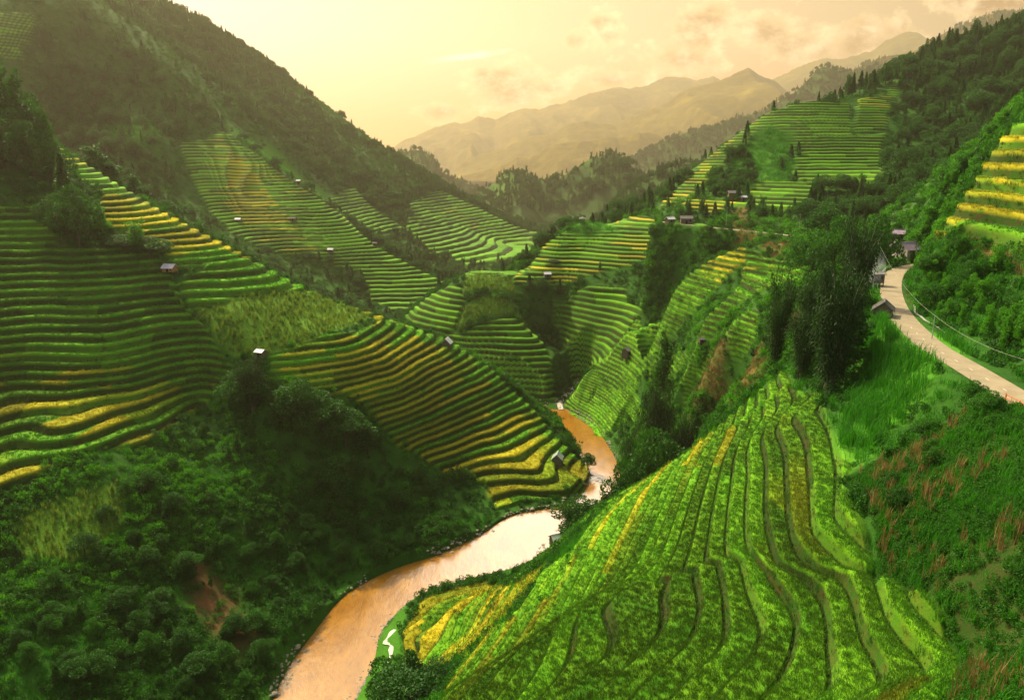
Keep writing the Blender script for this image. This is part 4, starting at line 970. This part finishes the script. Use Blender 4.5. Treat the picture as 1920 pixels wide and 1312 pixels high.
forest([(1692,190),(1760,112),(1925,62),(1925,190),(1830,265),(1770,380),(1700,395),(1640,372),(1668,345),(1694,250)], 120, 260, 660, 11, ['conifer','pdark','conifer','dark'], 'dark tree of the dense wood on the right mountainside', 'trees of the wood on the right mountainside', 1)
forest([(1545,178),(1600,176),(1680,140),(1760,88),(1860,62),(1925,34),(1925,60),(1860,84),(1760,110),(1690,150),(1600,186),(1550,186)], 60, 400, 680, 11, ['conifer','pdark'], 'pine standing on the skyline of the right mountain', 'pines along the right skyline', 2)
forest([(1340,300),(1400,280),(1420,340),(1480,345),(1430,372),(1330,380),(1300,360)], 22, 280, 460, 7, ['dark','broad'], 'dark round tree in the hollow of the terraced right mountain', 'trees in the hollow of the right mountain', 3)
forest([(1505,180),(1580,190),(1590,215),(1520,215)], 12, 330, 520, 8, ['dark','conifer'], 'tree on the top edge of the right terraces', 'trees on the top edge of the right terraces', 4)
forest([(150,10),(280,100),(400,205),(425,250),(330,255),(320,400),(200,330),(110,230),(70,60)], 110, 380, 660, 10, ['conifer','pdark','dark'], 'dark tree of the hazy wood on the left mountainside', 'trees of the wood on the left mountainside', 5)
forest([(520,165),(560,182),(640,232),(700,275),(700,285),(630,240),(540,186)], 26, 700, 960, 9, ['pdark','conifer'], 'tiny tree on the glowing skyline of the left mountain', 'trees on the left mountain skyline', 6)
forest([(345,28),(430,92),(520,165),(520,172),(430,100),(345,36)], 22, 700, 960, 9, ['pdark','conifer'], 'tree on the upper left mountain ridge against the sky', 'trees on the upper left ridge', 7)
forest([(30,1010),(300,880),(430,740),(560,760),(700,860),(900,930),(890,980),(620,1080),(520,1200),(480,1300),(60,1300),(30,1200)], 120, 95, 260, 4.6, ['dark','pdark','dark','broad'], 'bushy dark tree of the jungle slope between the left fields and the river', 'bushy trees on the jungle slope by the river', 9)
forest([(640,520),(720,500),(700,560),(600,480)], 14, 330, 540, 6, ['dark'], 'dark tree in the gully under the middle terraces', 'trees in the gully under the middle terraces', 8)
forest([(1705,470),(1760,455),(1920,545),(1960,690),(1830,640),(1740,575)], 48, 60, 150, 3.6, ['bright','bright','broad'], 'leafy bright bush-tree on the bank above the road', 'bushy trees on the bank above the road', 10)
forest([(1706,455),(1765,360),(1830,262),(1920,188),(1925,222),(1850,300),(1800,380),(1752,462)], 44, 110, 190, 3.2, ['bright','bright','poplar'], 'bright green tree on the edge of the hill right of the village', 'trees along the edge of the right hand hill', 11)
forest([(1640,880),(1760,780),(1900,800),(1900,900),(1760,960),(1680,1000)], 9, 30, 80, 1.9, ['dark','broad'], 'dark bush on the maize slope under the road', 'bushes on the maize slope', 12)
# ---- uncountable woods and bushes further off
r9 = np.random.default_rng(9)
FT = [kind_mesh('conifer', 0)[1], kind_mesh('pdark', 1)[1], kind_mesh('dark', 0)[1], kind_mesh('conifer', 2)[1]]
frn = fbm(x, y, 120, 3, 91)
wood = wildm*(rad_ > 330)*np.clip(.35+frn*1.6+np.where(reg == 2, .15, 0)+np.where((reg == 4) & (x > 230), .5, 0), .03, 1)
i, p = pick(wood*np.interp(rad_, [330, 600, 1200], [.035, .03, .022]), 11)
s = r9.uniform(.45, 1.0, len(i)); scatter('distant_wood', 'hazy dark woods covering the farther mountainsides', FT, p-[0, 0, .5], np.stack([s*1.25, s*1.25, s], 1), r9.uniform(0, 6.28, len(i)))
print('wood', len(i))
i, p = pick(wildm*(rad_ >= 420)*.05, 12); s = r9.uniform(1.2, 3.0, len(i))
scatter('distant_scrub', 'scrub on the farther hillsides', SH, p-[0, 0, .4], s, r9.uniform(0, 6.28, len(i)))
for q, (o, Yr, w, xf, yf, zf) in enumerate(FAR[:5]):
    cr = np.interp(xf, w[:, 0], w[:, 2]); n0 = np.where((yf < Yr+30) & (zf > cr-[60, 50, 50, 70, 60][q]))[0]
    k = r9.choice(n0, min(len(n0), [1800, 1500, 1300, 2600, 1500][q])); s = r9.uniform(.7, 1.5, len(k))*[1.1, 1, .9, 1.2, 1.3][q]
    pp = np.stack([xf[k]+r9.normal(size=len(k))*3, yf[k]+r9.normal(size=len(k))*2, zf[k]-1], 1)
    scatter('ridge_wood', 'trees along a blue green ridge down the valley', FT, pp, s, r9.uniform(0, 6.28, len(k)))
# ---------------------------------------------------------------- huts, houses, poles
M_TIN = plain('pale_tin', (.50, .50, .50), .5, .15, 1.5, .4); M_TINP = plain('lilac_tin', (.30, .22, .29), .55, .25, 1.2, .4); M_TING = plain('grey_green_tin', (.33, .38, .33), .5, .2, 1.5, .4)
M_THATCH = plain('old_thatch', (.16, .15, .14), .9, .4, 6, .1, .1); M_RED = plain('faded_red_tin', (.34, .13, .12), .6, .2, 1.0, .3)
M_WOOD = plain('weathered_wood', (.13, .105, .075), .85, .4, 4, .1); M_WOODO = plain('orange_wood', (.30, .15, .05), .8, .35, 4, .1); M_DARKW = plain('dark_opening', (.012, .010, .008), .9, .2, 3, .05)
M_PLASTER = plain('pale_plaster', (.55, .48, .42), .85, .15, 1.5, .15); M_POLE = plain('concrete_pole', (.30, .30, .27), .8, .2, 3, .2); M_WIRE = plain('wire', (.35, .36, .30), .6, .1, 1, .3)
M_PAINT = plain('white_road_paint', (.58, .54, .46), .7, .12, 3, .2); M_RAIL = plain('rust_red_rail', (.45, .13, .04), .6, .25, 3, .3); M_RAILP = plain('pale_rail', (.45, .45, .40), .6, .2, 3, .3)
M_ROCK = plain('river_rock', (.22, .19, .15), .85, .35, 1.5, .2); M_STONE = plain('gravel', (.30, .26, .21), .9, .3, 4, .15)
def boxm(bm, x0, x1, y0, y1, z0, z1, rot=None):
    v = [bm.verts.new((a, b_, c)) for c in (z0, z1) for a, b_ in ((x0, y0), (x1, y0), (x1, y1), (x0, y1))]
    for f in ((3, 2, 1, 0), (4, 5, 6, 7), (0, 1, 5, 4), (1, 2, 6, 5), (2, 3, 7, 6), (3, 0, 4, 7)): bm.faces.new([v[k] for k in f])
    return v
def part(name, fn, mat, root):
    bm = bmesh.new(); fn(bm); me = bpy.data.meshes.new(name); bm.to_mesh(me); bm.free(); me.materials.append(mat)
    o = bpy.data.objects.new(name, me); COL.objects.link(o)
    if root: o.parent = root
    return o
def gable(bm, w, d, z0, rise, ov=.3, th=.07, ribs=True):
    """two roof leaves, ridge along x, with low ribs of the sheeting"""
    for s in (-1, 1):
        a = [(-w/2-ov, 0, z0+rise), (w/2+ov, 0, z0+rise), (w/2+ov, s*(d/2+ov), z0-rise*ov/(d/2)), (-w/2-ov, s*(d/2+ov), z0-rise*ov/(d/2))]
        lo = [bm.verts.new((q[0], q[1], q[2])) for q in a]; hi = [bm.verts.new((q[0], q[1], q[2]+th)) for q in a]
        bm.faces.new(lo if s > 0 else lo[::-1]); bm.faces.new(hi[::-1] if s > 0 else hi)
        for k in range(4): bm.faces.new((lo[k], lo[(k+1) % 4], hi[(k+1) % 4], hi[k]))
        if ribs:
            n = max(4, int(w/.35))
            for k in range(n+1):
                xx = -w/2-ov+.03+(w+2*ov-.06)*k/n
                v = [bm.verts.new((xx+e, yy, zz)) for (yy, zz) in ((0, z0+rise+th), (s*(d/2+ov), z0-rise*ov/(d/2)+th)) for e in (-.02, .02)]
                t_ = [bm.verts.new((q.co.x, q.co.y, q.co.z+.035)) for q in v]
                bm.faces.new((t_[0], t_[1], t_[3], t_[2])); bm.faces.new((v[0], t_[0], t_[2], v[2])); bm.faces.new((v[1], v[3], t_[3], t_[1])); bm.faces.new((v[2], t_[2], t_[3], v[3]))
def walls(bm, w, d, z0, z1, rise, plank=True):
    boxm(bm, -w/2, w/2, -d/2, d/2, z0, z1)
    for s in (-1, 1):
        xx = s*w/2; v = [bm.verts.new(q) for q in ((xx, -d/2, z1+.002), (xx, d/2, z1+.002), (xx, 0, z1+rise*.96))]; u = [bm.verts.new((q.co.x-s*.1, q.co.y, q.co.z)) for q in v]
        bm.faces.new(v); bm.faces.new(u[::-1])
        for k in range(3): bm.faces.new((v[k], v[(k+1) % 3], u[(k+1) % 3], u[k]))
    if plank:
        n = int(w/.3)
        for k in range(n+1):
            xx = -w/2+w*k/n
            for s in (-1, 1): boxm(bm, xx-.02, xx+.02, s*(d/2+.012)-.012, s*(d/2+.012)+.012, z0+.02, z1-.02)
def hut(name, px, roof_py, wpx, label, Y=None, base=None, yaw=0, ratio=.8, wall=M_WOOD, roof=M_TIN, stilt=.9, wallh=None, risef=.28, y0=100, y1=600, cat='hut', door=True, win=0):
    X, Y, zg, ht, w = place(px, roof_py, wpx, Y, base, y0, y1)
    w = max(w, 1.2); d = w*ratio; rise = d*risef; h = min(max(ht, rise+1.2, w*.7), w*1.15+stilt) if wallh is None else wallh+stilt+rise
    r_ = empty(name, (X, Y, zg-.15), yaw)
    z1 = h-rise; z0 = stilt if z1-stilt > .8 else z1*.4
    part('wall', lambda b: walls(b, w*.86, d*.86, z0, z1, rise), wall, r_)
    ro = part('roof', lambda b: gable(b, w*.86, d*.86, z1, rise, w*.08), roof, r_)
    part('ridge_cap', lambda b: boxm(b, -w*.51, w*.51, -.09, .09, z1+rise+.045, z1+rise+.13), roof, ro)
    if stilt > 0:
        for sx in (-1, 1):
            for sy in (-1, 1):
                xx, yy = sx*w*.40, sy*d*.40
                part('post', lambda b: boxm(b, xx-.07, xx+.07, yy-.07, yy+.07, -.8, z0-.003), M_WOOD, r_)
        part('floor', lambda b: boxm(b, -w*.46, w*.46, -d*.46, d*.46, z0-.06, z0-.002) , M_WOOD, r_)
    if door:
        dh = min(1.7, (z1-z0)*.85)
        dd = part('door', lambda b: boxm(b, -.35, .35, -d*.43-.035, -d*.43-.026, z0+.05, z0+dh), M_DARKW, r_)
        part('window', lambda b: boxm(b, w*.22, w*.34, -d*.43-.035, -d*.43-.026, z0+(z1-z0)*.45, z0+(z1-z0)*.8), M_DARKW, r_)
    tag(r_, label, cat); return r_
hut('stilt_hut', 320, 494, 24, 'stilt hut with pale lilac tin roof and orange wooden wall beside the gully', base=522, yaw=R(-8), ratio=.9, wall=M_WOODO, roof=plain('lilac_pale_tin', (.50, .44, .50), .45, .12, 1.5), stilt=1.3, y0=190, y1=260)
hut('field_hut', 490, 654, 19, 'small hut with a tilted white square roof above the creeper covered tree', base=674, yaw=R(-22), ratio=.95, stilt=.5, y0=170, y1=240, risef=.2)
hut('field_hut', 838, 633, 20, 'little gabled hut with pale roof standing alone on the terrace ridge', base=652, yaw=R(80), ratio=.95, stilt=0, risef=.42, y0=220, y1=290)
hut('field_hut', 1045, 848, 22, 'dark hut with pale gable edges on the lowest terraces by the river', base=872, yaw=R(78), ratio=.95, stilt=0, risef=.42, y0=190, y1=250, roof=M_TING)
hut('field_hut', 1050, 1006, 38, 'hut with grey green tin roof on the river bank, half hidden by the rice slope', Y=149, yaw=R(22), ratio=.75, stilt=.4, roof=M_TING, risef=.32)
hut('field_hut', 447, 408, 11, 'tiny pale roofed hut at the left foot of the middle terraces', base=417, stilt=.3, y0=420, y1=560)
hut('field_hut', 550, 409, 11, 'tiny dark hut in the middle of the middle terraces', base=417, stilt=.3, roof=M_THATCH, y0=420, y1=600)
hut('field_hut', 560, 336, 8, 'tiny hut high on the seam between two far terrace fields', base=343, stilt=.3, y0=480, y1=800)
hut('field_hut', 620, 467, 11, 'tiny hut at the lower edge of the middle terraces', base=476, stilt=.3, y0=400, y1=560)
hut('field_hut', 703, 455, 9, 'tiny dark hut on the crest of the middle terraces', base=464, stilt=.2, roof=M_THATCH, y0=400, y1=600)
hut('field_hut', 1026, 513, 14, 'pale roofed hut halfway up the central hill beside a small tree', base=524, stilt=.3, y0=320, y1=400, yaw=R(10))
hut('field_hut', 1174, 612, 17, 'dark thatched hut at the left tip of the yellow green spur', base=628, stilt=.3, roof=M_THATCH, y0=230, y1=320, yaw=R(60))
hut('field_hut', 1316, 633, 12, 'dark small hut among gardens above the riverside trees', base=645, stilt=.2, roof=M_THATCH, y0=180, y1=260)
hut('farm_house', 1317, 408, 32, 'house with faded red tin roof at the far end of the valley road', Y=300, yaw=R(3), ratio=.7, stilt=0, roof=M_RED, wall=M_WOOD, cat='house')
hut('farm_house', 1286, 413, 24, 'low house with mossy dark roof left of the red roofed one', Y=300, yaw=R(-3), ratio=.6, stilt=0, roof=M_THATCH, cat='house')
hut('farm_house', 1256, 412, 17, 'small white roofed shed left of the mossy roofed house', Y=302, yaw=R(25), ratio=.7, stilt=0, cat='shed')
hut('farm_house', 1393, 366, 13, 'small white roofed shed on the terraced foot of the right mountain', base=376, stilt=0, cat='shed', y0=290, y1=400)
hut('farm_house', 1376, 358, 26, 'long dark roofed house behind the small white shed', Y=366, ratio=.45, stilt=0, roof=M_THATCH, cat='house')
hut('farm_house', 1496, 427, 24, 'white roofed roadside house at the bend of the far road', Y=262, yaw=R(-4), ratio=.7, stilt=0, cat='house')
hut('farm_house', 1517, 430, 18, 'low grey shed joined to the right of the white roofed house', Y=262, ratio=.6, stilt=0, roof=M_TING, cat='shed')
hut('farm_house', 1700, 453, 40, 'village house with purple grey roof and pale gable by the green hedge', base=479, y0=130, y1=260, yaw=R(24), ratio=.75, stilt=0, roof=M_TINP, wall=M_PLASTER, risef=.36, cat='house')
hut('farm_house', 1684, 430, 22, 'village house with grey purple roof standing above the others', base=452, y0=140, y1=300, yaw=R(-30), ratio=.8, stilt=0, roof=M_TINP, risef=.34, cat='house')
hut('farm_house', 1678, 448, 24, 'dark gabled village house left of the purple roofed one', base=477, y0=130, y1=260, yaw=R(70), ratio=.9, stilt=0, roof=M_THATCH, risef=.42, cat='house')
hut('farm_house', 1702, 138, 14, 'tiny red roofed house high on the right mountain', base=148, stilt=0, roof=M_RED, cat='house', y0=380, y1=620)
hut('roadside_hut', 1655, 565, 44, 'dark hut with grey thatched gable roof at the road edge', Y=96, yaw=R(62), ratio=.85, stilt=.4, roof=M_THATCH, risef=.36)
hut('smoking_hut', 1638, 508, 32, 'flat dark shelter wrapped in smoke beside the road', Y=122, yaw=R(-5), ratio=.7, stilt=1.0, roof=M_THATCH, risef=.12)
# hill top pavilion
X, Y, zg, ht, w = place(1092, 406, 14, Y=374)
pv = tag(empty('pavilion', (X, Y, zg-.1)), 'tiny open pavilion with a pointed roof on top of the central hill', 'pavilion')
def cone(bm): bmesh.ops.create_cone(bm, cap_ends=True, segments=8, radius1=w*.55, radius2=.05, depth=1.0, matrix=Matrix.Translation((0, 0, ht-.4)))
part('roof', cone, M_THATCH, pv)
for a in range(4):
    xx, yy = math.cos(a*1.571+.78)*w*.35, math.sin(a*1.571+.78)*w*.35
    part('post', lambda b: boxm(b, xx-.07, xx+.07, yy-.07, yy+.07, -.3, ht-.89), M_WOOD, pv)
# poles and the wire
def pole(px, top, label, Y, arm=True, r0=.09, mat=M_POLE):
    X, Y, zg, ht, w = place(px, top, None, Y)
    r_ = tag(empty('utility_pole', (X, Y, zg-.2)), label, 'pole', None)
    me = mesh_np('shaft', *tube_np([(0, 0, -.5), (0, 0, ht+.2)], [r0, r0*.7], 8), mat); child('shaft', me, r_)
    if arm: part('crossarm', lambda b: boxm(b, -.45, .45, -.04+r0, .04+r0, ht-.15, ht-.05), M_POLE, r_)
    return (X, Y, zg+ht)
p1 = pole(1747, 592, 'thin tall pole on the near side of the road by the grassy knoll', 82, arm=False, r0=.06)
p2 = pole(1787, 632, 'short pale pole with a bracket on the bank side of the road', 84, r0=.045)
p3 = pole(1636, 455, 'tall thin pole beside the smoking hut', 118, arm=False)
p4 = pole(1361, 388, 'pale pole in front of the bare earth patch on the far road', 286)
p5 = pole(1492, 401, 'white pole behind the white roofed roadside house', 268)
p6 = pole(1609, 452, 'slim pole half lost in the dark bamboo', 116, arm=False)
def wire(a, b_, sag, label, r=.010):
    tt = np.linspace(0, 1, 17); pts = np.array(a)[None]*(1-tt[:, None])+np.array(b_)[None]*tt[:, None]; pts[:, 2] -= sag*4*tt*(1-tt)
    o = bpy.data.objects.new('power_line', mesh_np('power_line', *tube_np(pts, r, 5), M_WIRE)); COL.objects.link(o); tag(o, label, 'wire')
wire(p1, at(1935, 678, 60), .6, 'thin pale power line sagging along the bank above the road')
wire(p3, p1, 1.2, 'thin power line running from the smoking hut to the knoll pole')
# guard rails
def rail(pl, off, label, mat, z0=.35, posts=2.0):
    pl = np.asarray(pl); d_ = np.gradient(pl[:, :2], axis=0); d_ /= np.linalg.norm(d_, axis=1)[:, None]; nrm = np.stack([-d_[:, 1], d_[:, 0]], 1)
    q = np.c_[pl[:, :2]+nrm*off, pl[:, 2]]
    r_ = tag(empty('guard_rail', tuple(q[0])), label, 'guard rail'); q = q-q[0]
    for k in (0, 1):
        child('beam', mesh_np('beam', *tube_np(q+[0, 0, z0+.32*k], .05, 6), mat), r_)
    L_ = np.r_[0, np.cumsum(np.linalg.norm(np.diff(q, axis=0), axis=1))]
    for s_ in np.arange(.1, L_[-1], posts):
        c = [np.interp(s_, L_, q[:, k]) for k in range(3)]
        child('post', mesh_np('post', *tube_np([(c[0], c[1], c[2]-.3), (c[0], c[1], c[2]+z0+.4)], .05, 6), mat), r_)
rail(smooth([zplane(1884,747,80.5), zplane(1903,757,80.5), zplane(1935,776,80.6)], 4), 0, 'rust red guard rail on the outer edge of the near road', M_RAIL, .1)
rs = [k for k in range(len(ROAD)) if ROAD[k, 1] > 118 and ROAD[k, 1] < 150]
rail(ROAD[rs], 2.0, 'thin pale guard rail round the road bend below the village', M_RAILP, .2)
# centre line dashes: painted markings on the road, built as one sheet of strokes
L_ = np.r_[0, np.cumsum(np.linalg.norm(np.diff(ROAD, axis=0), axis=1))]
V = []; F = []
for s_ in np.arange(4, 60, 3.4):
    a = np.array([np.interp(s_, L_, ROAD[:, k]) for k in range(3)]); b_ = np.array([np.interp(s_+.75, L_, ROAD[:, k]) for k in range(3)])
    dn = (b_-a)/np.linalg.norm(b_-a); nn_ = np.array([-dn[1], dn[0], 0])*.04; k = len(V); up_ = np.array([0, 0, .064+.008])
    V += [a-nn_+up_, b_-nn_+up_, b_+nn_+up_, a+nn_+up_]; F.append([k, k+1, k+2, k+3])
o = bpy.data.objects.new('road_marking', mesh_np('road_marking', V, F, M_PAINT)); COL.objects.link(o); o['kind'] = 'structure'
# ditch with bright water on the bank side of the road
dp = smooth([ray(1712,560,80,130), ray(1716,572,80,130), ray(1728,588,80,125), ray(1735,604,75,120), ray(1752,620,70,110), ray(1775,640,65,105)], 5)
for q in dp: q[2] = surface([q[0]], [q[1]])[0][0]
strip('ditch_water', dp, .16, plain('bright_water', (.42, .42, .36), .3, .1, 2, .6), .14)
pd = smooth([zplane(742,1196,.3), zplane(724,1222,.3), zplane(736,1240,.3), zplane(729,1268,.3)], 5)
for q in pd: q[2] = surface([q[0]], [q[1]])[0][0]
strip('puddle', pd, .42+.3*np.sin(np.arange(len(pd))*1.3), bpy.data.materials['bright_water'], .10)
# path on the right mountain
pp = [ray(a, b_, 200, 420) for a, b_ in ((1590,374),(1625,369),(1660,359),(1685,350),(1698,342))]
pp = smooth(pp, 6)
for q in pp: q[2] = surface([q[0]], [q[1]])[0][0]
strip('path', pp, .6, plain('pale_earth', (.34, .29, .18), .9, .2, 1), .5)
# white sacks by the hedge
for k, (dx, s_) in enumerate(((-1.4, .5), (0, .7), (1.3, .6))):
    X, Y, zg, ht, w = place(1690, 478, None, base_py=483, y0=130, y1=240)
    def sack(bm, s_=s_):
        bmesh.ops.create_icosphere(bm, subdivisions=2, radius=s_)
        for v in bm.verts: v.co.z = v.co.z*.7+.12*math.sin(v.co.x*7+v.co.y*5)*s_+s_*.45; v.co.x *= 1.3
    o = part('sack', sack, M_PLASTER, None); o.location = (X+dx, Y, zg+.1); tag(o, ('smallest white sack at the left end of the row by the hedge', 'biggest white sack in the middle of the row by the hedge', 'white sack at the right end of the row by the hedge')[k], 'sack', 'white sacks by the village hedge')
# ---- river stones
def stone(seed):
    bm = bmesh.new(); bmesh.ops.create_icosphere(bm, subdivisions=2, radius=.5); r = random.Random(seed)
    for v in bm.verts: v.co *= 1+.35*mnoise.noise(v.co*2.2+Vector((seed, 0, 0))); v.co.z *= .6
    me = bpy.data.meshes.new('stone'); bm.to_mesh(me); bm.free(); me.materials.append(M_ROCK); return me
ST = [stone(k) for k in range(3)]
rk = np.random.default_rng(12)
bank = ((rivd > -1.6) & (rivd < 1.0))*np.clip(.45+fbm(x, y, 9, 2, 95)*2, 0, 1.2)
sx_, _ = seg_dist(x, y, STREAM, 5)
dens = bank*1.6+(sx_ < 2.4)*1.0
bar = sd_poly(x, y, np.array([zplane(a, b_, 0)[:2] for a, b_ in ((1115,905),(1150,918),(1160,940),(1125,948),(1060,975),(1030,1010),(1005,1035),(1060,1040),(1075,985),(1120,965),(1162,950),(1160,905),(1120,895))]), 6)
dens = dens+np.clip((bar+1.0), 0, 1)*2.2
i, p = pick(dens, 21); p[:, 2] = np.maximum(p[:, 2], -.12); s = rk.uniform(.15, .8, len(i))*np.where(rk.random(len(i)) < .08, 1.8, 1)
scatter('river_stones', 'brown stones and gravel along the muddy river and the rapids', ST, p, s, rk.uniform(0, 6.28, len(i)))
print('stones', len(i))
# ---- smoke
def smoke():
    bm = bmesh.new(); bmesh.ops.create_icosphere(bm, subdivisions=3, radius=1.0)
    for v in bm.verts: v.co *= 1+.3*mnoise.noise(v.co*1.5)
    me = bpy.data.meshes.new('smoke'); bm.to_mesh(me); bm.free(); o = bpy.data.objects.new('smoke', me); COL.objects.link(o)
    X, Y, zg, ht, w = place(1634, 476, 30, Y=118); o.location = (X, Y, zg+ht*.62); o.scale = (2.1, 2.1, 3.2)
    m, nt = new_mat('smoke'); b = NB(nt); tc = b.n('ShaderNodeTexCoord').outputs['Object']
    n = b.noise(tc, 1.8, 3, .6); l = b.n('ShaderNodeVectorMath', operation='LENGTH', ins={0: tc}).outputs['Value']
    dn = b.math('MULTIPLY', b.math('MULTIPLY', b.rng(n, .42, .7), b.rng(l, 1.0, .2)), .6)
    v = b.n('ShaderNodeVolumePrincipled', ins={'Color': (.85, .92, .9, 1), 'Density': dn, 'Anisotropy': .3})
    ou = b.n('ShaderNodeOutputMaterial'); nt.links.new(v.outputs[0], ou.inputs['Volume']); me.materials.append(m)
    o['kind'] = 'stuff'; o['label'] = 'pale smoke drifting up from the shelter beside the road'
smoke()
# ---------------------------------------------------------------- air
def haze():
    bm = bmesh.new(); bmesh.ops.create_cube(bm, size=1)
    me = bpy.data.meshes.new('haze'); bm.to_mesh(me); bm.free()
    o = bpy.data.objects.new('haze', me); COL.objects.link(o)
    X, Y0, Y1, Z0, Z1 = 9000, -300, 7900, -45, 1250
    o.scale = (2*X, Y1-Y0, Z1-Z0); o.location = (0, (Y0+Y1)/2, (Z0+Z1)/2)
    m, nt = new_mat('haze'); b = NB(nt)
    v = b.n('ShaderNodeVolumePrincipled', ins={'Color': (.78, .66, .46, 1), 'Density': 1.2e-4, 'Anisotropy': .5})
    out = b.n('ShaderNodeOutputMaterial'); nt.links.new(v.outputs[0], out.inputs['Volume'])
    me.materials.append(m); o['kind'] = 'stuff'; o['label'] = 'golden evening haze filling the valley between the hills'
haze()
